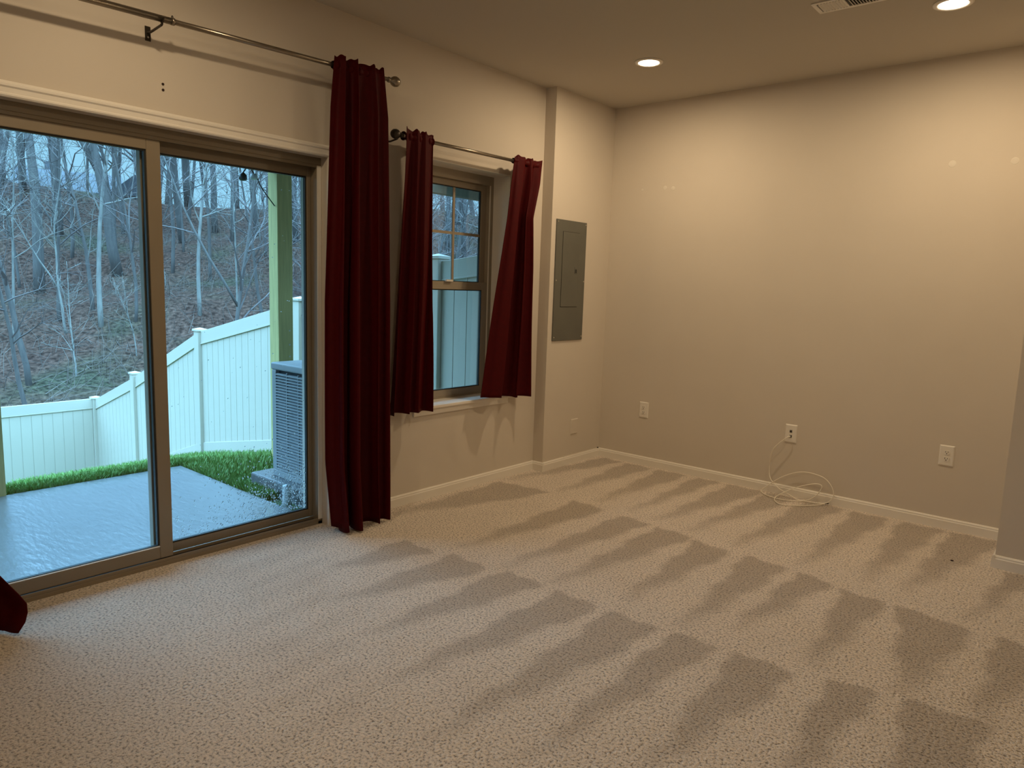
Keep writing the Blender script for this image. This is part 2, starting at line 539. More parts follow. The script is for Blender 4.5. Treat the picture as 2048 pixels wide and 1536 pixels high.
# carpet with the vacuum-stroke marks in its pile
def carpet():
    wedges = []
    # (x left, x right, y top left, y top right, x apex, y apex)
    R1 = [((0.17, -0.04), (0.35, -0.05), (0.04, -1.13)), ((0.39, -0.05), (0.62, -0.05), (0.48, -1.10)),
          ((0.68, -0.05), (0.92, -0.04), (0.79, -1.10)), ((0.98, -0.04), (1.16, -0.04), (1.05, -1.12)),
          ((1.24, -0.04), (1.50, -0.04), (1.25, -1.15)), ((1.53, -0.04), (1.72, -0.04), (1.47, -1.19)),
          ((1.78, -0.04), (2.02, -0.04), (1.76, -1.24)), ((2.08, -0.06), (2.30, -0.06), (2.13, -1.25)),
          ((2.35, -0.06), (2.58, -0.05), (2.42, -1.23)), ((2.62, -0.05), (2.87, -0.04), (2.60, -1.22)),
          ((2.95, -0.56), (3.06, -0.56), (2.88, -1.35)), ((3.15, -0.56), (3.4, -0.56), (3.2, -1.35))]
    R2 = [((0.07, -1.20), (0.47, -1.14), (0.08, -2.20)), ((0.70, -1.18), (0.95, -1.20), (0.74, -2.31)),
          ((1.07, -1.22), (1.28, -1.24), (1.07, -2.34)), ((1.33, -1.25), (1.56, -1.26), (1.36, -2.34)),
          ((1.60, -1.30), (1.82, -1.33), (1.70, -2.25)), ((1.89, -1.31), (2.12, -1.34), (2.00, -2.30)),
          ((2.17, -1.34), (2.34, -1.37), (2.17, -2.15)), ((2.39, -1.41), (2.59, -1.42), (2.50, -2.25)),
          ((2.63, -1.41), (2.93, -1.46), (2.80, -2.22)), ((3.0, -1.45), (3.2, -1.45), (3.02, -2.2))]
    R3 = [((0.47, -2.43), (0.72, -2.44), (0.50, -2.95)), ((0.80, -2.39), (1.06, -2.40), (0.80, -3.15)),
          ((1.12, -2.36), (1.36, -2.36), (1.13, -3.25)), ((1.45, -2.37), (1.68, -2.37), (1.44, -3.45)),
          ((1.73, -2.37), (1.97, -2.37), (1.78, -3.55)), ((2.01, -2.35), (2.20, -2.34), (2.06, -3.40)),
          ((2.27, -2.33), (2.50, -2.32), (2.34, -3.2)), ((2.59, -2.27), (2.75, -2.25), (2.66, -3.1)),
          ((2.83, -2.22), (3.09, -2.20), (2.92, -3.1))]
    soft = []
    for row, s in ((R1, 1.0), (R2, 1.0), (R3, 0.95)):
        for w in row:
            wedges.append((w, s))
    rnd = random.Random(3)
    # faint long strokes in front of the door
    streaks = []
    for k in range(9):
        x = 0.08 + k * 0.17 + rnd.uniform(-.03, .03)
        streaks.append((x, 0.05 + rnd.uniform(0, .04), -2.55 - 0.1 * k, -3.4 - 0.08 * k, 0.35))
    def sstep(a, b, x):
        if a == b: return 0.0 if x < a else 1.0
        t = max(0.0, min(1.0, (x - a) / (b - a)))
        return t * t * (3 - 2 * t)
    def tone(x, y):
        v = 0.08 + 0.16 * sstep(-2.6, -3.6, y) + 0.75 * sstep(-3.5, -4.5, y + 0.35 * max(0, x - 0.9)) * (1 - sstep(1.2, 2.6, x))  # base tone under the strokes, darker across the near left of the carpet
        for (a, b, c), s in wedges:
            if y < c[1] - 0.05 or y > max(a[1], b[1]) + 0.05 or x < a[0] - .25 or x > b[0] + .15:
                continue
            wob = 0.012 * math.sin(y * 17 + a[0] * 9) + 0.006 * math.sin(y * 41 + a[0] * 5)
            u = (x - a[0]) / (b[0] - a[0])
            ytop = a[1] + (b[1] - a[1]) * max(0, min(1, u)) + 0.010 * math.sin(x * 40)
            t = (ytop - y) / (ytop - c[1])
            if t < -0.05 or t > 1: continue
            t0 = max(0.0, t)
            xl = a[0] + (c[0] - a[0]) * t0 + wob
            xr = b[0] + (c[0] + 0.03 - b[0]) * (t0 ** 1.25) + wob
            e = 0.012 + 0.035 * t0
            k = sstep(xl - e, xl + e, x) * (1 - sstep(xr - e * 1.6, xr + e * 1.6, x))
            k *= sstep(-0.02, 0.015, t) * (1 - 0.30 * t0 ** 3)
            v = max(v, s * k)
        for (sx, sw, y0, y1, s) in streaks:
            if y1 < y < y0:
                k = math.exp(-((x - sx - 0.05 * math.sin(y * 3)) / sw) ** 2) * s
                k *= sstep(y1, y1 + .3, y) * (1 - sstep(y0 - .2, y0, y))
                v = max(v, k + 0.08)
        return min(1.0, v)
    x0, x1, y0, y1 = -0.05, 3.55, -4.9, 0.0
    nx, ny = 260, 320
    vs, fs, at = [], [], []
    for j in range(ny + 1):
        y = y0 + (y1 - y0) * j / ny
        for i in range(nx + 1):
            x = x0 + (x1 - x0) * i / nx
            vs.append((x, y, 0))
            at.append(tone(x, y))
    for j in range(ny):
        for i in range(nx):
            a = j * (nx + 1) + i
            fs.append((a, a + 1, a + nx + 2, a + nx + 1))
    def quad(a, b, c, d):
        o = len(vs)
        vs.extend([(a, c, 0), (b, c, 0), (b, d, 0), (a, d, 0)])
        at.extend([0.25] * 4)
        fs.append((o, o + 1, o + 2, o + 3))
    quad(-0.05, XR, YR, y0)
    quad(x1, XR, y0, y1)
    o = len(vs)
    me = bpy.data.meshes.new('floor')
    me.from_pydata(vs, [], fs)
    me.update()
    A = me.attributes.new('pile_tone', 'FLOAT', 'POINT')
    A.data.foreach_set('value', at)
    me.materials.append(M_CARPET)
    ob = bpy.data.objects.new('floor', me)
    COL.objects.link(ob)
    tag(ob, 'beige cut-pile carpet with vacuum stroke marks', 'carpet', kind='structure')
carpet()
tag(MB().box(-WT, XR + .15, YR - .15, 0.15, -0.32, -0.02).build('floor_slab', mat('slab_concrete', (0.3, 0.3, 0.3), 0.9)),
    'concrete slab under the carpet', 'floor', kind='structure')

# baseboards: profile is (distance from wall, height)
BB = [(0, 0), (0.014, 0), (0.014, 0.048), (0.011, 0.054), (0.011, 0.060), (0.006, 0.067), (0, 0.067)]
def bb_x(name, xw, sgn, y0, y1, lab):
    tag(MB().prism([(xw + sgn * d, h) for d, h in BB], y0, y1, 1).build(name, M_TRIM), lab, 'baseboard', kind='structure')
def bb_y(name, yw, sgn, x0, x1, lab):
    m = MB()
    n = len(BB)
    vs = [(x0, yw + sgn * d, h) for d, h in BB] + [(x1, yw + sgn * d, h) for d, h in BB]
    fs = [tuple(range(n - 1, -1, -1)), tuple(range(n, 2 * n))] + [(i, (i + 1) % n, n + (i + 1) % n, n + i) for i in range(n)]
    m.add(vs, fs)
    tag(m.build(name, M_TRIM), lab, 'baseboard', kind='structure')
bb_x('baseboard_left', 0, 1, -2.51, YB, 'white baseboard under the window')
bb_y('baseboard_return', YB, -1, 0.014, P + 0.014, 'short white baseboard on the side of the boxed-out corner')
bb_x('baseboard_corner', P, 1, YB, -0.014, 'white baseboard below the breaker panel')
bb_y('baseboard_far', 0, -1, P, XJ, 'long white baseboard along the blank wall')
bb_x('baseboard_side', XJ, -1, YJ - 0.014, -0.014, 'white baseboard on the side of the jutting wall')
bb_y('baseboard_jut', YJ, -1, XJ, XR, 'white baseboard along the jutting wall at the right edge')
bb_x('baseboard_rear', 0, 1, YR, -4.5, 'white baseboard beyond the patio door')

# door casing (head and legs)
CAS = [(0, 0), (0.012, 0), (0.016, 0.006), (0.016, 0.012), (0.012, 0.016), (0.013, 0.034), (0.018, 0.040), (0.018, 0.048), (0.012, 0.052), (0.006, 0.060), (0, 0.060)]
tag(MB().prism([(d, DOOR[3] + h) for d, h in CAS], -4.49, -2.52, 1).build('trim_1', M_TRIM), 'ridged white head casing over the patio door', 'door casing', kind='structure')
tag(MB().prism([(d, DOOR[1] + h) for d, h in CAS], 0, DOOR[3], 2).build('trim_2', M_TRIM), 'white side casing of the patio door behind the long curtain', 'door casing', kind='structure')
tag(MB().prism([(d, DOOR[0] - h) for d, h in reversed(CAS)], 0, DOOR[3], 2).build('trim_3', M_TRIM), 'white side casing at the far left of the patio door', 'door casing', kind='structure')

# ------------------------------------------------------------------ sliding patio door
dr = thing('door_1', 'two-panel sliding glass patio door in tan vinyl frame', 'patio door', (-0.1, -3.5, 0), kind='structure')
yl, yr = DOOR[0], DOOR[1]
fr = MB()
fr.box(-0.165, -0.05, yl, yr, 1.955, 1.992)            # head
fr.box(-0.165, -0.05, yr - 0.028, yr, 0.0, 1.955)       # right jamb
fr.box(-0.165, -0.05, yl, yl + 0.028, 0.0, 1.955)
fr.box(-0.165, -0.05, yl, yr, -0.02, 0.020)            # sill
fr.box(-0.057, -0.05, yl + .028, yr - .028, 0.020, 0.034)            # inner lip of the sill
fr.box(-0.102, -0.097, yl + .028, yr - .028, 0.020, 0.036)
fr.box(-0.057, -0.05, yl + .028, yr - .028, 1.940, 1.955)
frame = fr.build('door_frame', M_FRAME, dr, bevel=0.002)
MB().box(-0.096, -0.058, yl + .03, yr - .03, 0.0205, 0.024).build('floor_track', M_FRAME_D, dr)
MB().box(-0.049, -0.046, yr - 0.028, yr - 0.002, 0.03, 1.95).build('jamb_bead', M_TRIM, dr)

def door_panel(name, x0, x1, y0, y1, z0, z1, stl, strr, rb, rtop, lab):
    p = MB()
    p.box(x0, x1, y0, y0 + stl, z0, z1)
    p.box(x0, x1, y1 - strr, y1, z0, z1)
    p.box(x0, x1, y0 + stl, y1 - strr, z0, z0 + rb)
    p.box(x0, x1, y0 + stl, y1 - strr, z1 - rtop, z1)
    o = p.build(name, M_FRAME, dr, bevel=0.003)
    o['label'] = lab
    a, b, c, d = y0 + stl, y1 - strr, z0 + rb, z1 - rtop
    xm = (x0 + x1) / 2
    g = MB()
    t = 0.007
    g.box(xm - .008, xm + .010, a, a + t, c, d); g.box(xm - .008, xm + .010, b - t, b, c, d)
    g.box(xm - .008, xm + .010, a + t, b - t, c, c + t); g.box(xm - .008, xm + .010, a + t, b - t, d - t, d)
    g.build('gasket', M_GASKET, o)
    MB().box(xm - 0.002, xm + 0.002, a + t, b - t, c + t, d - t).build('glass', M_GLASS, o)
    return o
inner = door_panel('sliding_panel', -0.095, -0.058, -4.40, -3.408, 0.036, 1.945, 0.06, 0.060, 0.057, 0.050,
                   'inner sliding panel on the left')
outer = door_panel('fixed_panel', -0.142, -0.103, -3.478, -2.609, 0.036, 1.953, 0.055, 0.022, 0.042, 0.056,
                   'outer panel on the right, spattered with rain')
bead = MB().box(-0.066, -0.0575, -4.34, -3.468, 0.0935, 0.097).build('glazing_bead', M_TRIM, inner)
hd = MB()
hd.tube([(-0.058, -4.37, 0.88), (-0.02, -4.37, 0.90), (-0.02, -4.37, 1.10), (-0.058, -4.37, 1.12)], 0.008, 8)
hd.build('pull_handle', M_FRAME, inner, smooth=True)
# raindrops on the outside of the right pane, thick in the lower corner
M_DROP = bpy.data.materials.new('water_drop')
M_DROP.use_nodes = True
_b = M_DROP.node_tree.nodes['Principled BSDF']
_b.inputs['Transmission Weight'].default_value = 1.0
_b.inputs['IOR'].default_value = 1.33
_b.inputs['Roughness'].default_value = 0.02
_b.inputs['Base Color'].default_value = (1, 1, 1, 1)
rd = random.Random(11)
dm = MB()
cnt = 0
while cnt < 1500:
    y = rd.uniform(-3.40, -2.64); z = rd.uniform(0.09, 0.75)
    d = max(0, (z - 0.09) / 0.34 + (-2.66 - y) / 0.75)
    if rd.random() > math.exp(-1.9 * d * d): continue
    r = rd.choice([0.0015, 0.002, 0.0025, 0.003, 0.004])
    dm.sphere((-0.1255, y, z), r, 6, 4, sx=0.6, sy=1.0, sz=1.0 + rd.random() * 0.5)
    cnt += 1
for k in range(120):
    dm.sphere((-0.1255, rd.uniform(-3.40, -2.64), rd.uniform(0.1, 1.85)), rd.choice([0.0015, 0.002, 0.003]), 6, 4, sx=.6)
dropo = dm.build('raindrops', M_DROP, outer, smooth=True)
dropo['kind'] = 'stuff'
dropo['label'] = 'spattered raindrops on the pane'

# ------------------------------------------------------------------ window
wn = thing('window_1', 'single-hung window with divided upper sash', 'window', (-0.19, -1.65, WIN[2]), kind='structure')
y0, y1, z0, z1 = WIN
f = MB()
fx0, fx1 = -0.235, -0.15
f.box(fx0, fx1, y0, y0 + 0.045, z0, z1); f.box(fx0, fx1, y1 - 0.045, y1, z0, z1)
f.box(fx0, fx1, y0 + .045, y1 - .045, z1 - 0.065, z1); f.box(fx0, fx1, y0 + .045, y1 - .045, z0, z0 + 0.028)
f.build('window_frame', M_FRAME_W, wn, bevel=0.002)
MB().box(-0.149, -0.146, y1 - 0.046, y1 - 0.036, z0 + .03, z1 - .065).build('jamb_bead', M_TRIM, wn)

def sash(name, xa, xb, ya, yb, za, zb, st, rb, rtp, muntins):
    p = MB()
    p.box(xa, xb, ya, ya + st, za, zb); p.box(xa, xb, yb - st, yb, za, zb)
    p.box(xa, xb, ya + st, yb - st, za, za + rb); p.box(xa, xb, ya + st, yb - st, zb - rtp, zb)
    o = p.build(name, M_FRAME_W, wn, bevel=0.002)
    a, b, c, d = ya + st, yb - st, za + rb, zb - rtp
    xm = (xa + xb) / 2
    g = MB()
    t = 0.006
    g.box(xm - .006, xm + .008, a, a + t, c, d); g.box(xm - .006, xm + .008, b - t, b, c, d)
    g.box(xm - .006, xm + .008, a + t, b - t, c, c + t); g.box(xm - .006, xm + .008, a + t, b - t, d - t, d)
    g.build('gasket', M_GASKET, o)
    MB().box(xm - .002, xm + .002, a + t, b - t, c + t, d - t).build('glass', M_GLASS, o)
    if muntins:
        m = MB()
        for yy in (-1.46, -1.71):
            m.box(xm + .0025, xm + .011, yy - 0.009, yy + 0.009, c + t, d - t)
        zz = 1.695
        m.box(xm + .0025, xm + .010, a + t, b - t, zz - 0.009, zz + 0.009)
        m.build('muntin_grid', M_FRAME_W, o)
    return o
sash('upper_sash', -0.205, -0.180, y0 + .045, y1 - .045, 1.335, z1 - 0.065, 0.050, 0.04, 0.040, True)
lo = sash('lower_sash', -0.178, -0.152, y0 + .045, y1 - .045, z0 + 0.028, 1.376, 0.050, 0.045, 0.052, False)
MB().box(-0.152, -0.135, -1.56, -1.50, 1.376, 1.388).build('sash_lock', M_TRIM, lo)
jl = MB()
jl.box(-0.15, -0.001, y1 - 0.005, y1 - 0.0002, z0 + .018, z1 - .0002)
jl.box(-0.15, -0.001, y0 + 0.0002, y0 + 0.005, z0 + .018, z1 - .0002)
jl.box(-0.15, -0.001, y0 + 0.005, y1 - 0.005, z1 - 0.005, z1 - 0.0002)
jl.build('jamb_liner', M_TRIM, wn)
st = MB()
st.box(-0.15, 0.0, y0, y1, WIN[2] - 0.001, WIN[2] + 0.018)
st.box(0.0, 0.032, y0 - 0.06, y1 + 0.055, WIN[2] - 0.001, WIN[2] + 0.018)
st.build('window_sill', M_TRIM, wn, bevel=0.004)
MB().box(0.0005, 0.014, y0 - 0.03, y1 + 0.03, WIN[2] - 0.040, WIN[2] - 0.001).build('apron', M_TRIM, wn, bevel=0.003)

# ------------------------------------------------------------------ curtain rods and curtains
def rod(label, x, ya, za, yb, zb, r, ends, brackets, joint=None):
    t = thing('curtain_rod', label, 'curtain rod', (x, yb, zb))
    def Z(y): return za + (zb - za) * (y - ya) / (yb - ya)
    if joint is None:
        MB().tube([(x, ya, za), (x, yb, zb)], r, 14).build('pole', M_ROD, t, smooth=True)
    else:
        MB().tube([(x, joint, Z(joint)), (x, yb, zb)], r * 0.82, 14).build('pole', M_ROD, t, smooth=True)
        MB().tube([(x, ya, za), (x, joint, Z(joint))], r, 14).build('outer_tube', M_ROD, t, smooth=True)
        MB().tube([(x, joint - .008, Z(joint)), (x, joint + .004, Z(joint))], r * 1.12, 14).build('collar', M_ROD, t, smooth=True)
        MB().lathe([(0.004, 0), (0.0045, 0.006), (0.002, 0.010)], (x, joint - .003, Z(joint) + r), 2, 10).build('set_screw', M_FINIAL, t)
    for (y, s) in ends:
        K = 1.12
        prof = [(0.009, 0), (0.013, 0.004), (0.013, 0.010), (0.008, 0.014), (0.008, 0.020), (0.016, 0.026), (0.0225, 0.036),
                (0.0245, 0.047), (0.0215, 0.060), (0.014, 0.069), (0.004, 0.073)]
        MB().lathe([(a * K, s * h * K) for a, h in prof], (x, y, Z(y)), 1, 20).build('finial', M_ROD if s > 0 else M_FINIAL, t, smooth=True)
    for y in brackets:
        m = MB()
        z = Z(y)
        m.box(0.0005, 0.005, y - 0.011, y + 0.011, z - 0.060, z - 0.002)
        m.tube([(0.004, y, z - 0.028), (0.035, y, z - 0.030), (x - 0.006, y, z - 0.022), (x, y, z - r - 0.003)], 0.005, 8)
        m.tube([(x - r - .004, y, z + 0.004), (x - r * .75, y, z - r * .85), (x, y, z - r - .003), (x + r * .75, y, z - r * .85), (x + r + .004, y, z + .004)], 0.003, 6)
        b = m.build('bracket', M_FINIAL, t)
        MB().lathe([(0.004, 0.0), (0.0035, 0.0015)], (0.005, y, z - 0.046), 0, 10).build('screw', M_SCREW, b)
    return t

rod('long telescoping metal curtain rod above the sliding patio door', 0.140, -4.75, 2.350, -2.295, 2.425, 0.0135,
    [(-2.295, 1), (-4.75, -1)], [-3.470, -4.66, -2.42], joint=-3.425)
rod('short metal curtain rod with round finials above the window', 0.100, -2.150, 2.166, -1.020, 2.176, 0.0105,
    [(-2.150, -1)], [-2.185, -1.035])


def curtain(label, yL, yR, x0, zt, zb, nf, amp, seed, rodz, rodx=0.092, nu=150, nv=70, hemlift=None):
    """hanging cloth. yL, yR, x0, amp are functions of v (0 top .. 1 hem)"""
    rnd = random.Random(seed)
    ph = [rnd.uniform(0, 6.28) for _ in range(6)]
    t = thing('curtain', label, 'curtain', (rodx, (yL(0) + yR(0)) / 2, zt))
    vs, fs = [], []
    for j in range(nv + 1):
        v = j / nv
        a, b = yL(v), yR(v)
        for i in range(nu + 1):
            u = i / nu
            # uneven folds
            uu = u + 0.045 * math.sin(2 * math.pi * u * 1.5 + ph[0]) + 0.012 * math.sin(2 * math.pi * u * 3 + ph[1] + v * 2)
            w = 2 * math.pi * nf * uu + ph[2] + 0.5 * math.sin(2.2 * v + ph[3])
            s = math.sin(w) + 0.22 * math.sin(2 * w + ph[4])
            s = math.copysign(abs(s) ** 0.8, s)
            k = amp(v) * (0.75 + 0.35 * math.sin(5.1 * u + ph[5]))
            y = a + (b - a) * u + 0.55 * k * math.cos(w) * min(1, 6 * u, 6 * (1 - u))
            x = x0(v) + k * s
            zbot = zb + (hemlift(u) if hemlift else 0.0)
            ztop = zt + 0.006 * math.sin(w * 1.0 + 1) + 0.004 * math.sin(2.3 * w)
            z = ztop + (zbot - ztop) * v
            # fine creases
            x += 0.003 * math.sin(9 * v + 7 * u + ph[1]) * v
            vs.append((max(0.024, x), y, z))
    for j in range(nv):
        for i in range(nu):
            a = j * (nu + 1) + i
            fs.append((a, a + 1, a + nu + 2, a + nu + 1))
    m = MB(); m.add(vs, fs)
    o = m.build('cloth', M_CURTAIN, t, smooth=True)
    sd = o.modifiers.new('thick', 'SOLIDIFY'); sd.thickness = 0.003; sd.offset = 0
    # gathered pocket that the rod runs through
    pk = MB()
    pts, rad = [], []
    n = 60
    for i in range(n + 1):
        u = i / n
        y = yL(0) + (yR(0) - yL(0)) * u
        pts.append((rodx, y, rodz(y)))
        rad.append(0.021 + 0.004 * math.sin(2 * math.pi * nf * 2 * u + ph[2]))
    pk.tube(pts, rad, 14, cap=False)
    pk.build('rod_pocket', M_CURTAIN, t, smooth=True)
    return t

def lerp(a, b, t): return a + (b - a) * t
def pw(pts):
    def f(v):
        for (a, va), (b, vb) in zip(pts, pts[1:]):
            if v <= b:
                t = (v - a) / (b - a)
                t = t * t * (3 - 2 * t) if False else t
                return va + (vb - va) * t
        return pts[-1][1]
    return f
rz_door = lambda y: 2.350 + (2.425 - 2.350) * (y + 4.75) / (4.75 - 2.295)
rz_win = lambda y: 2.166 + (2.176 - 2.166) * (y + 2.150) / (2.150 - 1.020)

curtain('floor-length dark red curtain at the right end of the patio door',
        pw([(0, -2.645), (.1, -2.660), (.5, -2.690), (.85, -2.690), (1, -2.655)]), pw([(0, -2.345), (.1, -2.312), (.5, -2.300), (1, -2.292)]),
        pw([(0, 0.166), (.1, 0.160), (1, 0.165)]), 2.458, 0.012, 3.3, pw([(0, 0.014), (.08, 0.026), (.5, 0.052), (1, 0.058)]), 5, rz_door, rodx=0.140,
        hemlift=lambda u: 0.035 * max(0, 1 - u / 0.2))
curtain('short dark red curtain at the left of the window, beside the long one',
        pw([(0, -2.150), (.3, -2.185), (1, -2.245)]), pw([(0, -1.930), (.5, -1.915), (1, -1.925)]),
        pw([(0, 0.120), (1, 0.118)]), 2.206, 0.602, 3.0, pw([(0, 0.012), (.08, 0.020), (.5, 0.038), (1, 0.052)]), 8, rz_win, rodx=0.100, hemlift=lambda u: -0.012 * u)
curtain('short dark red curtain at the right of the window, pulled slantwise',
        pw([(0, -1.205), (.25, -1.250), (.6, -1.350), (1, -1.450)]), pw([(0, -0.925), (.10, -0.945), (.24, -1.005), (.45, -0.985), (1, -0.960)]),
        pw([(0, 0.118), (1, 0.110)]), 2.205, 0.598, 2.6, pw([(0, 0.010), (.12, 0.022), (.5, 0.040), (1, 0.046)]), 21, rz_win, rodx=0.100, hemlift=lambda u: 0.026 - 0.036 * u)
curtain('long dark red curtain at the far left, only its hem in view',
        pw([(0, -4.66), (1, -4.72)]), pw([(0, -4.40), (.80, -4.27), (.90, -4.165), (.955, -4.085), (.98, -4.085), (1, -4.120)]),
        pw([(0, 0.165), (.8, 0.165), (1, 0.19)]), 2.400, 0.010, 3.5, pw([(0, 0.014), (.08, 0.024), (.5, 0.045), (1, 0.07)]), 14, rz_door, rodx=0.140)

# two dark wall anchors left above the door
for (dz, lab) in ((0.012, 'upper dark wall anchor hole above the patio door'), (-0.012, 'lower dark wall anchor hole above the patio door')):
    m = MB()
    m.lathe([(0.0055, 0.0), (0.0055, 0.0025), (0.003, 0.0035), (0.0025, 0.001)], (0, -3.413, 2.157 + dz), 0, 12)
    tag(m.build('wall_anchor', M_SPECK, origin=(0, -3.413, 2.157 + dz)), lab, 'wall anchor', 'wall anchors above the patio door')

# ------------------------------------------------------------------ breaker panel
bp = thing('breaker_panel', 'tall grey electrical breaker panel on the boxed-out wall', 'breaker panel', (P, -0.5175, 0.97))
MB().box(P, P + 0.010, -0.705, -0.330, 0.970, 1.848).build('cover', M_PANEL, bp, bevel=0.003)
gv = MB()
for a in ((-0.630, -0.4205, 1.7635, 1.7665), (-0.630, -0.4205, 1.2175, 1.2205), (-0.630, -0.627, 1.2205, 1.7635), (-0.4235, -0.4205, 1.2205, 1.7635)):
    gv.box(P + 0.0095, P + 0.0106, *a)
gv.build('door_gap', M_SLOT, bp)
bd = MB().box(P + 0.0095, P + 0.0135, -0.627, -0.4235, 1.2205, 1.7635).build('panel_door', M_PANEL, bp, bevel=0.002)
lt = MB().box(P + .0130, P + .016, -0.474, -0.440, 1.468, 1.515).build('latch', M_PANEL, bd, bevel=0.002)
lt['label'] = 'recessed black latch'
MB().box(P + .0155, P + .0165, -0.468, -0.446, 1.472, 1.498).build('latch_recess', M_BLACK, bd)
for z in (1.831, 1.411, 0.996):
    for y in (-0.690, -0.345):
        MB().lathe([(0.0055, 0.0), (0.005, 0.002), (0.002, 0.0028)], (P + 0.0098, y, z), 0, 12).build('screw', M_SCREW, bp)

# ------------------------------------------------------------------ wall plates
def plate_y(name, label, cat, x, z, w=0.079, h=0.124, group=None):
    """cover plate on the far wall (faces -y), with a bevelled rim"""
    t = thing(name, label, cat, (x, 0, z), group)
    p = MB()
    a, b = w / 2, h / 2
    i = 0.006
    d = 0.006
    vs = [(x - a, 0, z - b), (x + a, 0, z - b), (x + a, 0, z + b), (x - a, 0, z + b),
          (x - a, -.002, z - b), (x + a, -.002, z - b), (x + a, -.002, z + b), (x - a, -.002, z + b),
          (x - a + i, -d, z - b + i), (x + a - i, -d, z - b + i), (x + a - i, -d, z + b - i), (x - a + i, -d, z + b - i)]
    fs = [(0, 1, 2, 3), (8, 11, 10, 9)]
    for s in (0, 4):
        for k in range(4):
            k2 = (k + 1) % 4
            fs.append((s + k, s + k2, s + 4 + k2, s + 4 + k)[::-1])
    p.add(vs, fs)
    p.build('cover_plate', M_PLATE, t)
    return t

def duplex(label, x, z):
    t = plate_y('wall_outlet', label, 'electrical outlet', x, z, group=None)
    for dz in (0.0195, -0.0195):
        prof = []
        for k in range(20):
            th = 2 * math.pi * k / 20
            prof.append((x + 0.0165 * math.cos(th), z + dz + max(-0.0135, min(0.0135, 0.0165 * math.sin(th)))))
        s = MB().prism(prof, -0.0082, -0.005, 1).build('socket', M_PLATE, t)
        q = MB()
        q.box(x - 0.0078, x - 0.0052, -0.0087, -0.008, z + dz - 0.001, z + dz + 0.008)
        q.box(x + 0.0052, x + 0.0078, -0.0087, -0.008, z + dz, z + dz + 0.007)
        q.lathe([(0.003, -0.008), (0.003, -0.0087)], (x, 0, z + dz - 0.007), 1, 10)
        q.build('slots', M_SLOT, s)
    MB().lathe([(0.003, -0.0055), (0.0025, -0.0072)], (x, 0, z), 1, 10).build('screw', M_PLATE, t)
duplex('white duplex electrical outlet nearest the corner with the breaker panel', 0.4935, 0.436)
duplex('white duplex electrical outlet near the right end of the blank wall', 2.548, 0.443)

cp = plate_y('cable_plate', 'white cable wall plate with two dark jacks and a plugged-in cable', 'wall plate', 1.631, 0.430)
for dz in (0.016, -0.018):
    j = MB().box(1.631 - 0.0085, 1.631 + 0.0085, -0.0075, -0.0055, 0.430 + dz - 0.009, 0.430 + dz + 0.009).build('jack', M_JACK, cp)
    MB().box(1.631 - 0.006, 1.631 + 0.006, -0.0085, -0.0073, 0.430 + dz - 0.006, 0.430 + dz + 0.006).build('jack_opening', M_SLOT, j)

bl = thing('blank_plate', 'small blank wall plate painted beige below the breaker panel', 'wall plate', (P, -0.372, 0.292))
m = MB()
ya, yb_, za, zb_ = -0.418, -0.326, 0.232, 0.352
i = 0.006
vs = [(P, ya, za), (P, yb_, za), (P, yb_, zb_), (P, ya, zb_), (P + .002, ya, za), (P + .002, yb_, za), (P + .002, yb_, zb_), (P + .002, ya, zb_),
      (P + .007, ya + i, za + i), (P + .007, yb_ - i, za + i), (P + .007, yb_ - i, zb_ - i), (P + .007, ya + i, zb_ - i)]
fs = [(3, 2, 1, 0), (8, 9, 10, 11)]
for s in (0, 4):
    for k in range(4):
        k2 = (k + 1) % 4
        fs.append((s + k, s + k2, s + 4 + k2, s + 4 + k))
m.add(vs, fs)
m.build('cover_plate', M_WALL, bl)
for z in (0.262, 0.322):
    MB().lathe([(0.003, 0.0068), (0.0025, 0.0080)], (P, -0.372, z), 0, 10).build('screw', M_WALL, bl)

# white cable that runs from the plate and lies in a loose coil against the baseboard
def catmull(pts, n=10):
    pts = [Vector(p) for p in pts]
    P4 = [pts[0]] + pts + [pts[-1]]
    out = []
    for k in range(1, len(P4) - 2):
        a, b, c, d = P4[k - 1], P4[k], P4[k + 1], P4[k + 2]
        for i in range(n):
            t = i / n
            out.append(0.5 * ((2 * b) + (c - a) * t + (2 * a - 5 * b + 4 * c - d) * t * t + (3 * b - a - 3 * c + d) * t ** 3))
    out.append(pts[-1])
    return out
cpath = [(1.628, -0.009, 0.410), (1.615, -0.035, 0.404), (1.548, -0.045, 0.331), (1.524, -0.040, 0.273), (1.512, -0.022, 0.179), (1.520, -0.024, 0.115),
         (1.548, -0.040, 0.083), (1.601, -0.052, 0.048), (1.68, -0.060, 0.020), (1.74, -0.085, 0.008), (1.82, -0.075, 0.007), (1.892, -0.060, 0.010),
         (1.931, -0.050, 0.031), (1.951, -0.046, 0.075), (1.934, -0.042, 0.128), (1.889, -0.036, 0.171), (1.834, -0.032, 0.187), (1.767, -0.030, 0.191),
         (1.70, -0.031, 0.177), (1.616, -0.036, 0.134), (1.553, -0.044, 0.084), (1.52, -0.050, 0.052), (1.483, -0.060, 0.010), (1.545, -0.130, 0.007),
         (1.658, -0.160, 0.007), (1.753, -0.113, 0.008), (1.795, -0.060, 0.012), (1.838, -0.050, 0.045), (1.868, -0.050, 0.092), (1.873, -0.048, 0.124),
         (1.839, -0.048, 0.130), (1.77, -0.050, 0.107), (1.708, -0.052, 0.076), (1.628, -0.075, 0.024), (1.612, -0.150, 0.008), (1.650, -0.240, 0.007),
         (1.707, -0.273, 0.007), (1.795, -0.212, 0.007), (1.866, -0.126, 0.007), (1.905, -0.055, 0.012)]
cb = MB().tube(catmull(cpath, 8), 0.0030, 8).build('cable_coil', M_CORD, origin=(1.7, -0.06, 0), smooth=True)
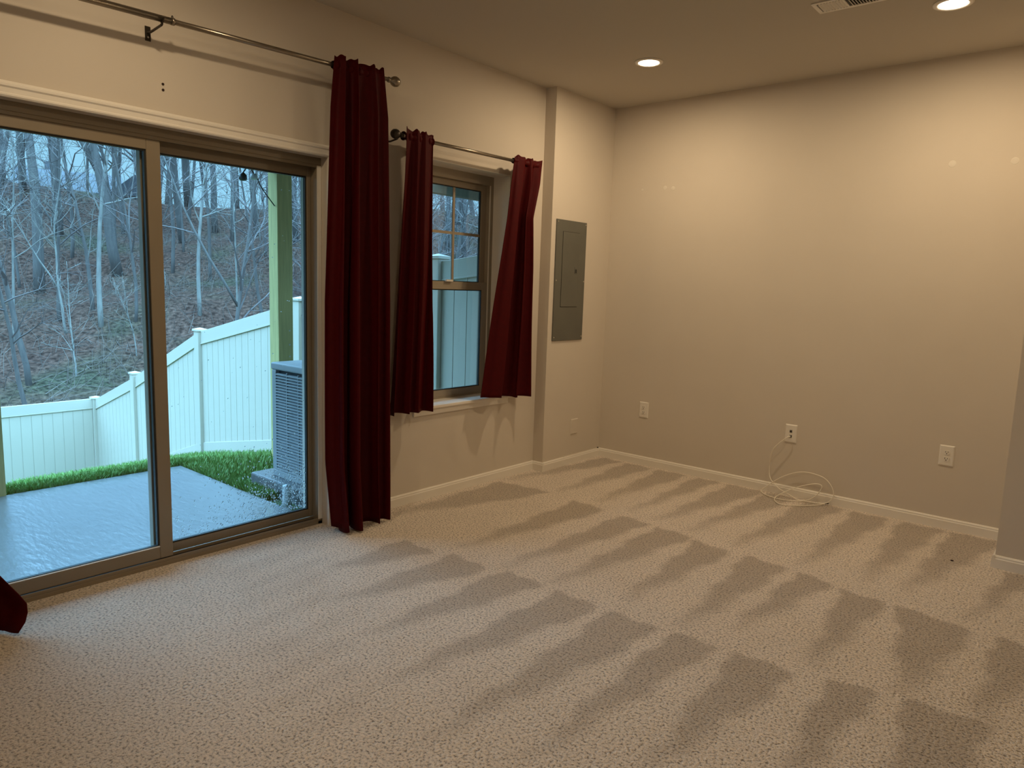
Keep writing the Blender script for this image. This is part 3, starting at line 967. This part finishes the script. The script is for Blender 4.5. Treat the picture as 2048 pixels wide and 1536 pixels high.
tag(cb, 'thin white cable hanging from the wall plate and coiled on the carpet', 'cable')
MB().tube([(1.628, -0.0065, 0.4115), (1.624, -0.020, 0.4085)], 0.0055, 8).build('plug', M_PLATE, cb)
MB().tube([(1.905, -0.055, 0.012), (1.925, -0.045, 0.016)], 0.0045, 8).build('plug', M_SLOT, cb)

# thin cable lying on top of the baseboard, ending at the corner
cc = MB().tube(catmull([(P + 0.005, -0.50, 0.0695), (P + 0.006, -0.30, 0.0695), (P + 0.005, -0.12, 0.0695), (P + 0.006, -0.035, 0.0695)], 6), 0.0022, 6)
co = tag(cc.build('cable_end', M_CORD, origin=(P, -0.3, 0.067), smooth=True), 'thin white cable lying on the baseboard and ending dark in the corner', 'cable')
MB().tube([(P + 0.006, -0.036, 0.0712), (P + 0.006, -0.018, 0.0712)], 0.004, 8).build('connector', M_SLOT, co)

# dark crumb on the carpet
tag(MB().sphere((2.713, -0.593, 0.003), 0.006, 8, 6, sx=1.4, sz=0.6).build('crumb', M_SPECK, origin=(2.713, -0.593, 0)),
    'tiny dark crumb on the carpet near the jutting wall', 'crumb')

# ------------------------------------------------------------------ ceiling fixtures
M_LENS = emit_mat('lamp_lens', (1.0, 0.80, 0.55), 14.0)
for (x, y, lab) in LAMPS:
    t = thing('recessed_light', lab, 'ceiling light', (x, y, H))
    MB().lathe([(0.086, 0.0), (0.086, -0.004), (0.078, -0.008), (0.066, -0.008), (0.062, -0.004), (0.062, 0.0)], (x, y, H), 2, 40).build('trim_ring', M_TRIM, t, smooth=True)
    MB().lathe([(0.062, -0.0045), (0.052, -0.0085), (0.03, -0.011), (0.004, -0.012)], (x, y, H), 2, 40).build('lens', M_LENS, t, smooth=True)
    ld = bpy.data.lights.new('lamp_light', 'AREA')
    ld.shape = 'DISK'; ld.size = 0.11; ld.energy = LAMP_POWER * (1.0 if y > -2 else 0.66 if y > -5 else 0.45); ld.color = LAMP_COLOR
    lo_ = bpy.data.objects.new('lamp_light', ld)
    COL.objects.link(lo_)
    lo_.parent = t
    lo_.location = (0, 0, -0.016)

vt = thing('air_vent', 'white ceiling air register beside the right ceiling light', 'air vent', (2.12, -1.145, H))
m = MB()
xa, xb, ya, yb_ = 1.950, 2.300, -1.216, -1.074
m.box(xa, xb, ya, ya + 0.018, H - 0.006, H); m.box(xa, xb, yb_ - 0.018, yb_, H - 0.006, H)
m.box(xa, xa + 0.02, ya + .018, yb_ - .018, H - 0.006, H); m.box(xb - 0.02, xb, ya + .018, yb_ - .018, H - 0.006, H)
m.box(2.083, 2.093, ya + .018, yb_ - .018, H - 0.006, H)
m.build('frame', M_TRIM, vt, bevel=0.002)
MB().box(xa + .02, xb - .02, ya + .018, yb_ - .018, H - 0.0012, H - 0.0002).build('duct_opening', M_SLOT, vt)
for k in range(8):
    x = xa + 0.0285 + k * 0.0135
    MB().add([(x + .0075, ya + .018, H - .001), (x, ya + .018, H - .009), (x, yb_ - .018, H - .009), (x + .0075, yb_ - .018, H - .001),
              (x + .0085, ya + .018, H - .001), (x + .001, ya + .018, H - .009), (x + .001, yb_ - .018, H - .009), (x + .0085, yb_ - .018, H - .001)],
             [(3, 2, 1, 0), (4, 5, 6, 7), (1, 5, 4, 0), (7, 6, 2, 3), (2, 6, 5, 1)]).build('louver', M_TRIM, vt)
for k in range(14):
    x = 2.104 + k * 0.0125
    MB().add([(x, ya + .018, H - .001), (x + .010, ya + .018, H - .009), (x + .010, yb_ - .018, H - .009), (x, yb_ - .018, H - .001),
              (x + .001, ya + .018, H - .001), (x + .011, ya + .018, H - .009), (x + .011, yb_ - .018, H - .009), (x + .001, yb_ - .018, H - .001)],
             [(0, 1, 2, 3), (7, 6, 5, 4), (0, 4, 5, 1), (3, 2, 6, 7), (1, 5, 6, 2)]).build('louver', M_TRIM, vt)

# ================================================================== outdoors
PZ = -0.10
tag(MB().box(-2.16, -WT, -5.6, -2.405, PZ - 0.12, PZ).build('patio_slab', M_PATIO, bevel=0.006),
    'wet concrete patio slab outside the sliding door', 'patio', kind='structure')

def itp(x, pts):
    if x >= pts[0][0]: return pts[0][1]
    for (a, za), (b, zb) in zip(pts, pts[1:]):
        if x >= b:
            t = (a - x) / (a - b)
            return za + (zb - za) * t
    return pts[-1][1]
FG = [(-0.2, -0.17), (-1.7, -0.26), (-4.0, -0.70), (-6.7, -1.21), (-9.2, -2.02), (-11.2, -2.75), (-13.5, -3.1), (-60, -3.1)]  # ground beside the fence
def ground(x, y):
    g = itp(x, FG)
    k = max(0.0, min(1.0, (-0.2 - y) / 2.0))
    if x > -2.3:
        near = PZ - 0.035
        g = g + (near - g) * k
    elif x > -3.0:
        t = (-2.3 - x) / 0.7
        near = (PZ - 0.035) * (1 - t) + (itp(-3.0, FG)) * t
        g = g + (min(g, near) * 0 + near - g) * k
    u = -0.85 * x + 0.53 * y
    s = max(0.0, min(1.0, (u - 11.0) / 24.0))
    hill = s ** 1.05 * 8.1 + 0.35 * math.sin(x * 0.31 + y * 0.17) * min(1, 3 * s) + 0.2 * math.sin(x * 0.7 - y * 0.5) * min(1, 3 * s)
    if u > 35: hill -= 0.10 * (u - 35)
    return g + hill

def grid_mesh(xs, ys, fz):
    m = MB()
    vs = [(x, y, fz(x, y)) for y in ys for x in xs]
    n = len(xs)
    fs = []
    for j in range(len(ys) - 1):
        for i in range(n - 1):
            a = j * n + i
            fs.append((a, a + 1, a + n + 1, a + n))
    m.add(vs, fs)
    return m
def frange(a, b, n): return [a + (b - a) * i / n for i in range(n + 1)]

lawn = MB()
# lawn around the slab (slab area left out)
lx = frange(-11.4, -2.18, 46)
l1 = grid_mesh(lx, frange(-9.0, 0.3, 40), ground)
l2 = grid_mesh(frange(-2.18, -WT, 16), frange(-2.43, 0.3, 20), ground)
lawn.add(l1.v, l1.f); lawn.add(l2.v, l2.f)
tag(lawn.build('lawn', M_GRASSG, smooth=True), 'green back lawn falling away beyond the patio', 'lawn', kind='structure')
hl = MB()
h1 = grid_mesh(frange(-60, -11.3, 70), frange(-30, 50, 90), ground)
h2 = grid_mesh(frange(-11.3, -0.3, 22), frange(0.28, 50, 60), ground)
hl.add(h1.v, h1.f); hl.add(h2.v, h2.f)
tag(hl.build('hillside', M_HILL, smooth=True), 'leaf-covered wooded hillside behind the white fence', 'hillside', kind='structure')

# grass blades on the visible lawn
gr = random.Random(4)
gm = MB()
def blade(x, y, h):
    z = ground(x, y)
    a = gr.uniform(0, 6.28); w = gr.uniform(0.004, 0.008)
    dx, dy = math.cos(a) * w, math.sin(a) * w
    lx_, ly_ = gr.uniform(-.5, .5) * h, gr.uniform(-.5, .5) * h
    gm.add([(x - dx, y - dy, z - .01), (x + dx, y + dy, z - .01), (x + dx * .6 + lx_ * .4, y + dy * .6 + ly_ * .4, z + h * .6), (x - dx * .6 + lx_ * .4, y - dy * .6 + ly_ * .4, z + h * .6),
            (x + lx_, y + ly_, z + h)], [(0, 1, 2, 3), (3, 2, 4)])
for k in range(15000):   # rim behind the slab
    blade(-2.17 - abs(gr.gauss(0, 0.22)) - .005, gr.uniform(-4.3, -2.3), gr.uniform(0.04, 0.085))
for k in range(26000):   # between slab, condenser and fence
    x = gr.uniform(-7.2, -0.9); y = gr.uniform(-2.35, -0.1)
    if x > -2.2 and y < -2.41: continue
    if x > -1.40 and y < -1.3: continue
    blade(x, y, gr.uniform(0.035, 0.085))
for k in range(7000):
    x = gr.uniform(-2.3, -1.0)
    blade(x, -2.395 + abs(gr.gauss(0, 0.12)), gr.uniform(0.03, 0.07))
tag(gm.build('grass', M_GRASS), 'short green grass along the patio edge', 'grass', kind='stuff')

# ------------------------------------------------------------------ fence
FP = [(-1.69, -0.15, 1.64), (-4.09, -0.08, 1.16), (-6.73, 0.00, 0.63), (-9.19, 0.07, -0.25), (-11.15, 0.13, -0.92)]
def fence_post(x, y, ztop, zbot, label):
    t = thing('fence_post', label, 'fence post', (x, y, zbot), 'white fence posts')
    MB().box(x - 0.064, x + 0.064, y - 0.064, y + 0.064, zbot, ztop - 0.05).build('shaft', M_VINYL, t, bevel=0.006)
    c = MB()
    a = 0.079
    c.box(x - a, x + a, y - a, y + a, ztop - 0.05, ztop - 0.025)
    c.add([(x - a, y - a, ztop - .025), (x + a, y - a, ztop - .025), (x + a, y + a, ztop - .025), (x - a, y + a, ztop - .025), (x, y, ztop)],
          [(0, 1, 4), (1, 2, 4), (2, 3, 4), (3, 0, 4)])
    c.build('post_cap', M_VINYL, t)
    return t
plabs = ['white capped fence post seen through the window',
         'white capped fence post behind the wooden deck post',
         'white capped fence post left of the air conditioner',
         'white capped fence post beside the door meeting stile',
         'white capped fence post at the back corner of the fence']
for (x, y, z), lab in zip(FP, plabs):
    fence_post(x, y, z, itp(x, FG) - 0.3, lab)

def fence_panel(ax, ay, at, bx, by, bt, ha, hb, label, topA, topB):
    """racked vinyl panel between two posts; at/bt = top heights, ha/hb = bottom heights"""
    t = thing('privacy_fence', label, 'fence', ((ax + bx) / 2, (ay + by) / 2, min(ha, hb)), 'white vinyl fence panels')
    d = Vector((bx - ax, by - ay, 0)); L = d.length; d.normalize()
    nrm = Vector((-d.y, d.x, 0))
    s0, s1 = 0.064, L - 0.064
    def top(s): return at + (bt - at) * s / L
    def bot(s): return ha + (hb - ha) * s / L
    def bar(m, sa, sb, z0f, z1f, th):
        vs = []
        for s in (sa, sb):
            for q in (-th / 2, th / 2):
                for zf in (z0f, z1f):
                    p = Vector((ax, ay, 0)) + d * s + nrm * q
                    vs.append((p.x, p.y, zf(s)))
        fs = [(0, 1, 3, 2), (4, 6, 7, 5), (0, 4, 5, 1), (2, 3, 7, 6), (1, 5, 7, 3), (0, 2, 6, 4)]
        m.add(vs, fs)
    m = MB(); bar(m, s0, s1, lambda s: top(s) - 0.165, top, 0.050); bar(m, s0, s1, lambda s: top(s) - 0.185, lambda s: top(s) - 0.165, 0.060)
    m.build('top_rail', M_VINYL, t, bevel=0.003)
    m = MB(); bar(m, s0, s1, bot, lambda s: bot(s) + 0.155, 0.050)
    m.build('bottom_rail', M_VINYL, t, bevel=0.003)
    m = MB()
    n = max(2, round((s1 - s0) / 0.165))
    w = (s1 - s0) / n
    for k in range(n):
        a, b = s0 + k * w, s0 + (k + 1) * w
        bar(m, a + 0.004, b - 0.004, lambda s: bot(s) + 0.155, lambda s: top(s) - 0.185, 0.022)
        bar(m, b - 0.004, b + 0.004, lambda s: bot(s) + 0.155, lambda s: top(s) - 0.185, 0.012)
    m.build('board_panel', M_VINYL, t)
    return t
tops = [(-0.2, -0.2, 1.72), (-1.69, -0.15, 1.56), (-4.09, -0.08, 1.10), (-6.73, 0.0, 0.565), (-9.19, 0.07, -0.36), (-11.15, 0.13, -1.0)]
tops_in = {}
fl = ['white fence panel nearest the house, seen low in the window', 'white fence panel rising behind the air conditioner and wooden post',
      'wide white fence panel between the air conditioner and the tall capped post', 'sloping white fence panel stepping down beside the meeting stile',
      'steep white fence panel leading to the back corner post']
for k in range(5):
    a, b = tops[k], tops[k + 1]
    fence_panel(a[0], a[1], a[2], b[0], b[1], b[2], itp(a[0], FG) + 0.02, itp(b[0], FG) + 0.02, fl[k], 0, 0)
fence_post(-11.2, -2.45, -0.93, -3.1, 'white capped back fence post hidden behind the left deck post')
fence_panel(-11.15, 0.13, -0.97, -11.2, -2.45, -0.99, -2.72, -2.74, 'level white back fence panel at the left of the view', 0, 0)
fence_panel(-11.2, -2.45, -0.99, -11.25, -5.0, -1.0, -2.74, -2.74, 'white back fence panel farther left', 0, 0)

# ------------------------------------------------------------------ deck overhead and its posts
LPY = -3.618
def deck_post(x, y, zb, zt, label):
    t = thing('deck_post', label, 'deck post', (x, y, zb))
    MB().box(x - 0.07, x + 0.07, y - 0.07, y + 0.07, zb, zt).build('timber', M_PT, t, bevel=0.006)
    for z in (0.92, 0.80, 0.70):
        MB().lathe([(0.008, 0.0), (0.006, 0.004)], (x + 0.07, y + 0.035, z), 0, 10).build('nail_head', M_SCREW, t)
    return t
deck_post(-2.21, -1.49, -0.35, 2.27, 'square wooden deck post behind the air conditioner')
deck_post(-2.21, LPY, -0.45, 2.27, 'square wooden deck post at the left edge of the view')
def deck(name, label, y0, y1):
    t = thing(name, label, 'deck', (-1.2, (y0 + y1) / 2, 2.27))
    MB().box(-2.26, -2.16, y0, y1, 2.27, 2.51).build('beam', M_DECK, t, bevel=0.004)
    MB().box(-2.45, -2.41, y0, y1, 2.51, 2.74).build('rim_joist', M_DECK, t)
    n = max(2, int((y1 - y0 - .05) / 0.41))
    for k in range(n + 1):
        y = y0 + (y1 - y0 - 0.04) * k / n
        MB().box(-2.41, -WT - .002, y, y + 0.04, 2.51, 2.74).build('joist', M_DECK, t)
    m = MB()
    for k in range(15):
        x = -2.46 + k * 0.147
        m.box(x, x + 0.14, y0, y1, 2.74, 2.77)
    m.build('deck_boards', M_DECK, t)
deck('deck', 'raised wooden deck over the patio, carried by the wooden posts', -5.6, -0.30)
deck('deck', 'raised wooden deck next door, its beam across the top of the window', 0.17, 3.4)

# small fixture hanging by the post
fx = thing('outdoor_lamp', 'small dark outdoor lamp head hanging beside the wooden post top', 'outdoor lamp', (-2.19, -1.72, 2.27))
MB().lathe([(0.010, 0.0), (0.030, -0.02), (0.032, -0.055), (0.02, -0.065)], (-2.19, -1.83, 2.185), 2, 14).build('lamp_head', M_BLACK, fx, smooth=True)
MB().lathe([(0.026, 0.0), (0.030, -0.035), (0.018, -0.045)], (-2.19, -1.735, 2.185), 2, 14).build('white_cover', M_PALE, fx, smooth=True)
MB().tube(catmull([(-2.19, -1.83, 2.18), (-2.19, -1.80, 2.22), (-2.19, -1.76, 2.22), (-2.19, -1.735, 2.18)], 5), 0.006, 6).build('arm', M_BLACK, fx)
MB().tube([(-2.19, -1.78, 2.215), (-2.20, -1.78, 2.275)], 0.008, 6).build('hanger', M_BLACK, fx)
MB().tube(catmull([(-2.18, -1.71, 2.15), (-2.18, -1.68, 2.09), (-2.18, -1.63, 2.03), (-2.17, -1.565, 1.95)], 6), 0.005, 6).build('loose_cord', M_BLACK, fx)

# ------------------------------------------------------------------ air conditioner
AX0, AX1, AY0, AY1, AZ0, AZ1 = -1.19, -0.41, -2.20, -1.44, -0.02, 0.785
ac = thing('air_conditioner', 'grey louvered air conditioner condenser beside the patio', 'air conditioner', (-0.96, -1.76, AZ0))
m = MB()
m.box(AX0, AX1, AY0, AY1, AZ0, AZ0 + 0.05)                       # base pan
for (x, y) in ((AX0, AY0), (AX1 - .05, AY0), (AX0, AY1 - .05), (AX1 - .05, AY1 - .05)):
    m.box(x, x + 0.05, y, y + 0.05, AZ0 + 0.05, AZ1 - 0.05)        # corner posts
m.build('cabinet', M_ACG, ac, bevel=0.006)
top = MB()
top.box(AX0 - .006, AX1 + .006, AY0 - .006, AY1 + .006, AZ1 - 0.05, AZ1)
top.build('top_cover', M_ACG, ac, bevel=0.012, seg=3)
cx, cy = (AX0 + AX1) / 2, (AY0 + AY1) / 2
MB().lathe([(0.325, AZ1), (0.325, AZ1 + 0.028), (0.30, AZ1 + 0.034), (0.285, AZ1 + .02), (0.285, AZ1)], (cx, cy, 0), 2, 48).build('fan_ring', M_ACG, ac, smooth=True)
m = MB()
for k in range(9):
    r = 0.03 + 0.03 * k
    m.tube([(cx + r * math.cos(a * math.pi / 16), cy + r * math.sin(a * math.pi / 16), AZ1 + 0.030) for a in range(33)], 0.003, 5)
for k in range(8):
    a = k * math.pi / 4
    m.tube([(cx, cy, AZ1 + .034), (cx + .29 * math.cos(a), cy + .29 * math.sin(a), AZ1 + .030)], 0.003, 5)
m.build('fan_guard', M_ACD, ac)
MB().box(AX0 + .03, AX1 - .03, AY0 + .03, AY1 - .03, AZ0 + .05, AZ1 - .05).build('coil', M_ACD, ac)
def louver_side(axis, w, a0, a1, sgn):
    m = MB()
    n = 34
    z0, z1 = AZ0 + 0.06, AZ1 - 0.06
    dz = (z1 - z0) / n
    for k in range(n):
        z = z0 + k * dz
        q = [(0.0, z), (0.014, z - 0.004), (0.014, z + 0.0035), (0.0, z + dz * .45)]
        q = [(w + sgn * (d - 0.010), h) for d, h in q]
        if axis == 1:   # face normal along y; bars run along x
            vs = [(a0, d, h) for d, h in q] + [(a1, d, h) for d, h in q]
        else:
            vs = [(d, a0, h) for d, h in q] + [(d, a1, h) for d, h in q]
        m.add(vs, [(0, 1, 2, 3), (7, 6, 5, 4)] + [(i, 4 + i, 4 + (i + 1) % 4, (i + 1) % 4) for i in range(4)])
    for k in range(6):
        a = a0 + (a1 - a0) * k / 5
        if axis == 1: m.box(a - .004, a + .004, w + sgn * -.010, w + sgn * .002, z0, z1)
        else: m.box(w + sgn * -.010, w + sgn * .002, a - .004, a + .004, z0, z1)
    return m.build('louver_grille', M_ACG, ac)
louver_side(1, AY0, AX0 + .05, AX1 - .05, -1)
louver_side(0, AX0, AY0 + .05, AY1 - .05, -1)
louver_side(0, AX1, AY0 + .05, AY1 - .05, 1)
louver_side(1, AY1, AX0 + .05, AX1 - .05, 1)
tag(MB().box(-1.37, -0.30, -2.27, -1.35, PZ - 0.25, -0.02).build('equipment_pad', M_PAD, origin=(-0.95, -1.78, PZ - .12), bevel=0.012),
    'dark wet equipment pad under the air conditioner', 'pad')
dp = thing('drain_pipe', 'short pale upright pipe in front of the air conditioner pad', 'pipe', (-0.80, -2.335, PZ - .05))
MB().lathe([(0.034, 0.0), (0.030, 0.05), (0.027, 0.15), (0.024, 0.155)], (-0.80, -2.335, PZ - 0.04), 2, 16).build('stub', M_PALE, dp, smooth=True)

# ------------------------------------------------------------------ house on the ridge
def pt(az, d): return (3.2455 + math.cos(az) * d, -4.8605 + math.sin(az) * d)
hx, hy = -46.5, 11.5
hs = thing('house', 'grey gabled house on the ridge behind the bare trees', 'house', (hx, hy, 2.0))
def hbox(m, cx, cy, w, d, z0, z1, ang):
    ca, sa = math.cos(ang), math.sin(ang)
    vs = []
    for z in (z0, z1):
        for (p, q) in ((-w / 2, -d / 2), (w / 2, -d / 2), (w / 2, d / 2), (-w / 2, d / 2)):
            vs.append((cx + p * ca - q * sa, cy + p * sa + q * ca, z))
    m.add(vs, [(3, 2, 1, 0), (4, 5, 6, 7), (0, 1, 5, 4), (1, 2, 6, 5), (2, 3, 7, 6), (3, 0, 4, 7)])
def hroof(m, cx, cy, w, d, z0, h, ang, ov=0.3):
    ca, sa = math.cos(ang), math.sin(ang)
    w2, d2 = w / 2 + ov, d / 2 + ov
    P_ = [(-w2, -d2, z0), (w2, -d2, z0), (w2, d2, z0), (-w2, d2, z0), (-w2, 0, z0 + h), (w2, 0, z0 + h)]
    m.add([(cx + p * ca - q * sa, cy + p * sa + q * ca, z) for p, q, z in P_], [(3, 2, 1, 0), (0, 1, 5, 4), (2, 3, 4, 5), (0, 4, 3), (1, 2, 5)])
ANG = math.radians(72)
def hp(p, q): return hx + p * math.cos(ANG) - q * math.sin(ANG), hy + p * math.sin(ANG) + q * math.cos(ANG)
m = MB(); hbox(m, *hp(0, 0), 5.0, 7, 2.0, 5.9, ANG); hbox(m, *hp(-3.4, -2.6), 2.6, 5, 2.0, 5.4, ANG); hbox(m, *hp(3.2, -2.2), 2.2, 5, 2.0, 5.8, ANG)
m.build('walls', M_SIDING, hs)
m = MB(); hroof(m, *hp(0, 0), 5.0, 7, 5.9, 1.5, ANG); hroof(m, *hp(-3.4, -2.6), 5, 2.6, 5.4, 1.1, ANG + math.pi / 2); hroof(m, *hp(3.2, -2.2), 5, 2.2, 5.8, 1.2, ANG + math.pi / 2)
m.build('roof', M_ROOF, hs)
for k in (-1.6, 0.0, 1.6):
    m = MB()
    hbox(m, *hp(k, -3.52), 0.8, 0.1, 4.7, 5.7, ANG)
    m.build('window', M_HWIN, hs)
m = MB(); hbox(m, *hp(-0.9, 1.2), 0.7, 0.7, 6.6, 8.0, ANG)
m.build('chimney', M_SIDING, hs)

# ------------------------------------------------------------------ trees
def gen_tree(seed, Ht, r0, nb, t_first, subs, twigs, spread, fork=False, rmin=0.009):
    rnd = random.Random(seed)
    tr, br = MB(), MB()
    def path(p0, d, L, n, wander, upb):
        pts = [Vector(p0)]
        d = Vector(d).normalized()
        for i in range(n):
            d = (d + Vector((rnd.gauss(0, wander), rnd.gauss(0, wander), rnd.gauss(0, wander) + upb))).normalized()
            pts.append(pts[-1] + d * (L / n))
        return pts
    stems = []
    tp = path((0, 0, -0.3), (rnd.gauss(0, .05), rnd.gauss(0, .05), 1), Ht, 12, 0.05, 0.04)
    rr = [max(rmin, r0 * (1 - 0.88 * (i / 12) ** 0.9)) for i in range(13)]
    tr.tube(tp, rr, 8)
    stems.append((tp, rr))
    if fork:
        i0 = rnd.choice([3, 4, 5])
        a = rnd.uniform(0, 6.28)
        fp = path(tp[i0], (math.cos(a) * .5, math.sin(a) * .5, 1), Ht * (1 - i0 / 12) * 0.92, 9, 0.06, 0.08)
        fr_ = [max(rmin, rr[i0] * 0.8 * (1 - 0.88 * i / 9)) for i in range(10)]
        tr.tube(fp, fr_, 7)
        stems.append((fp, fr_))
    for (sp, sr) in stems:
        n = len(sp) - 1
        for b in range(nb if sp is tp else nb // 2):
            t = t_first + (0.98 - t_first) * rnd.random() ** 0.8
            if sp is not tp: t = 0.15 + 0.8 * rnd.random()
            k = min(n - 1, int(t * n)); fr0 = t * n - k
            p = sp[k].lerp(sp[k + 1], fr0)
            a = rnd.uniform(0, 6.28)
            upw = rnd.uniform(0.25, 1.2)
            L = (Ht * 0.10 + Ht * 0.26 * (1 - t)) * rnd.uniform(0.6, 1.25) * spread
            rb = max(rmin, min(sr[k] * 0.55, 0.05 * L))
            bp_ = path(p, (math.cos(a), math.sin(a), upw), L, 5, 0.16, 0.05)
            br.tube(bp_, [max(rmin * .8, rb * (1 - .8 * i / 5)) for i in range(6)], 4, cap=False)
            for s in range(subs):
                q = bp_[rnd.choice([1, 2, 3, 4, 5])]
                d2 = (bp_[5] - bp_[0]).normalized() + Vector((rnd.gauss(0, .6), rnd.gauss(0, .6), rnd.gauss(.15, .45)))
                sp2 = path(q, d2, L * rnd.uniform(.3, .6), 3, 0.2, 0.05)
                br.tube(sp2, [max(rmin * .7, rb * .45), rmin * .75, rmin * .65, rmin * .5], 3, cap=False)
                for w in range(twigs):
                    q2 = sp2[rnd.choice([1, 2, 3])]
                    d3 = d2 + Vector((rnd.gauss(0, .8), rnd.gauss(0, .8), rnd.gauss(.1, .6)))
                    tw = path(q2, d3, L * rnd.uniform(.14, .3), 2, 0.2, 0)
                    br.tube(tw, [rmin * .6, rmin * .5, rmin * .4], 3, cap=False)
    return tr, br

def make_proto(name, seed, mt, mb, **kw):
    tr, br = gen_tree(seed, **kw)
    o = tr.build(name, mt, origin=(0, 0, 0), smooth=True)
    b = br.build('branches', mb, o)
    return o, b, kw['Ht']

used = set()
spots = []
def clear(x, y, d=1.1):
    return all((x - a) ** 2 + (y - b) ** 2 > d * d for a, b in spots)
def place(proto, x, y, h, label, cat, group, rz):
    spots.append((x, y))
    o, b, H0 = proto
    if id(o) in used:
        r = o.copy(); COL.objects.link(r)
        c = b.copy(); COL.objects.link(c); c.parent = r
    else:
        used.add(id(o)); r = o
    s = h / H0
    r.location = (x, y, ground(x, y))
    r.rotation_euler = (0, 0, rz)
    r.scale = (s, s, s)
    tag(r, label, cat, group)
    return r

tall = [make_proto('bare_tree', 100 + k, M_BARK, M_TWIG, Ht=16.0, r0=rr_, nb=20, t_first=0.35, subs=4, twigs=3, spread=0.7, fork=fk)
        for k, (rr_, fk) in enumerate([(.18, True), (.14, False), (.20, True), (.12, False), (.16, True)])]
slim = [make_proto('slim_tree', 200 + k, M_BARK, M_TWIG, Ht=9.0, r0=rr_, nb=22, t_first=0.28, subs=5, twigs=2, spread=0.9, fork=fk, rmin=0.008)
        for k, (rr_, fk) in enumerate([(.07, False), (.06, True), (.075, False)])]
pale = [make_proto('pale_tree', 300 + k, M_BARK_L, M_TWIG_L, Ht=9.0, r0=rr_, nb=20, t_first=0.35, subs=4, twigs=2, spread=0.9, fork=fk, rmin=0.008)
        for k, (rr_, fk) in enumerate([(.075, False), (.065, True), (.055, False)])]
sap = [make_proto('sapling', 400 + k, M_BARK_L, M_TWIG_L, Ht=4.0, r0=.035, nb=14, t_first=0.2, subs=3, twigs=2, spread=1.2, fork=k == 1, rmin=0.006) for k in range(2)]
tr_ = random.Random(77)
# trees one can single out
solo = [
    (pale[0], -20.29, 3.56, 10.0, 'pale straight trunk left of the door meeting stile, on the slope'),
    (pale[1], -20.55, 2.70, 6.0, 'pale forked tree rising from behind the low back fence'),
    (pale[2], -20.9, 1.45, 7.5, 'thin pale leaning trunk at the far left edge of the slope'),
    (pale[0], -19.2, 6.1, 8.5, 'slender pale trunk directly above the tall fence post'),
    (pale[2], -18.7, 7.1, 6.5, 'pale thin tree midway between tall fence post and wooden post'),
    (tall[0], -25.6, 3.5, 17.0, 'stout dark forked tree near the left edge on the ridge'),
    (tall[2], -26.0, 6.3, 16.0, 'thick forked tree on the ridge beside the house'),
]
for k, (p, x, y, h, lab) in enumerate(solo):
    place(p, x, y, h, lab, 'tree', 'bare woodland trees', tr_.uniform(0, 6.28))
def uv(u, w): return (-0.85 * u + 0.53 * w, 0.53 * u + 0.85 * w)
n = 0
while n < 62:
    u, w = tr_.uniform(27, 43), tr_.uniform(-21, 16)
    x, y = uv(u, w)
    if math.hypot(x - hx, y - hy) < 6 or not clear(x, y): continue
    place(tall[n % 5], x, y, tr_.uniform(12, 18), 'tall bare tree standing on the ridge against the pale sky', 'tree', 'tall bare trees on the ridge', tr_.uniform(0, 6.28))
    n += 1
n = 0
while n < 105:
    u, w = tr_.uniform(13, 29), tr_.uniform(-15, 14)
    x, y = uv(u, w)
    if (x > -12.2 and y < 1.2) or not clear(x, y, 0.8): continue
    k = tr_.random()
    if k < .6:
        place(slim[n % 3], x, y, tr_.uniform(6, 10), 'slim grey bare tree on the leafy slope behind the fence', 'tree', 'slim grey trees on the slope', tr_.uniform(0, 6.28))
    elif k < .75:
        place(pale[n % 3], x, y, tr_.uniform(5, 9), 'pale barked bare tree on the leafy slope behind the fence', 'tree', 'pale trees on the slope', tr_.uniform(0, 6.28))
    else:
        place(sap[n % 2], x, y, tr_.uniform(2, 4), 'low bare sapling on the leafy slope behind the fence', 'sapling', 'saplings on the slope', tr_.uniform(0, 6.28))
    n += 1
n = 0
while n < 45:
    u, w = tr_.uniform(25, 40), tr_.uniform(-19, 15)
    x, y = uv(u, w)
    if math.hypot(x - hx, y - hy) < 6 or not clear(x, y): continue
    place(slim[n % 3], x, y, tr_.uniform(8, 13), 'slender bare tree among the tall trunks on the ridge', 'tree', 'slender trees on the ridge', tr_.uniform(0, 6.28))
    n += 1
n = 0
while n < 24:
    u, w = tr_.uniform(18, 31), tr_.uniform(-3, 13)
    x, y = uv(u, w)
    if (x > -12.2 and y < 1.2) or not clear(x, y, 0.8): continue
    place(slim[n % 3], x, y, tr_.uniform(6, 9), 'slim grey bare tree on the leafy slope behind the fence', 'tree', 'slim grey trees on the slope', tr_.uniform(0, 6.28))
    n += 1

# tangled brush and fallen twigs over the slope
br_ = random.Random(9)
bm = MB()
for k in range(7500):
    u, w = br_.uniform(11.5, 36), br_.uniform(-17, 16)
    x, y = uv(u, w)
    if x > -11.8 and y < 0.9: continue
    z = ground(x, y)
    a = br_.uniform(0, 6.28)
    el = br_.choice([0.05, 0.15, 0.3, 0.6, 1.0, 1.3])
    L = br_.uniform(0.4, 1.6)
    d = Vector((math.cos(a) * math.cos(el), math.sin(a) * math.cos(el), math.sin(el)))
    p0 = Vector((x, y, z + 0.05)); p1 = p0 + d * L * .5 + Vector((0, 0, .06 * L)); p2 = p1 + (d + Vector((br_.gauss(0, .3), br_.gauss(0, .3), br_.gauss(-.1, .3)))).normalized() * L * .5
    r = br_.uniform(0.004, 0.011)
    bm.add([], [])
    bm.tube([p0, p1, p2], [r, r * .8, r * .5], 3, cap=False)
tag(bm.build('undergrowth', M_BRUSH), 'tangle of dry brush and fallen twigs on the slope', 'undergrowth', kind='stuff')

# tidy: drop the builder's helper property
for o in bpy.data.objects:
    if '_o' in o.keys():
        del o['_o']
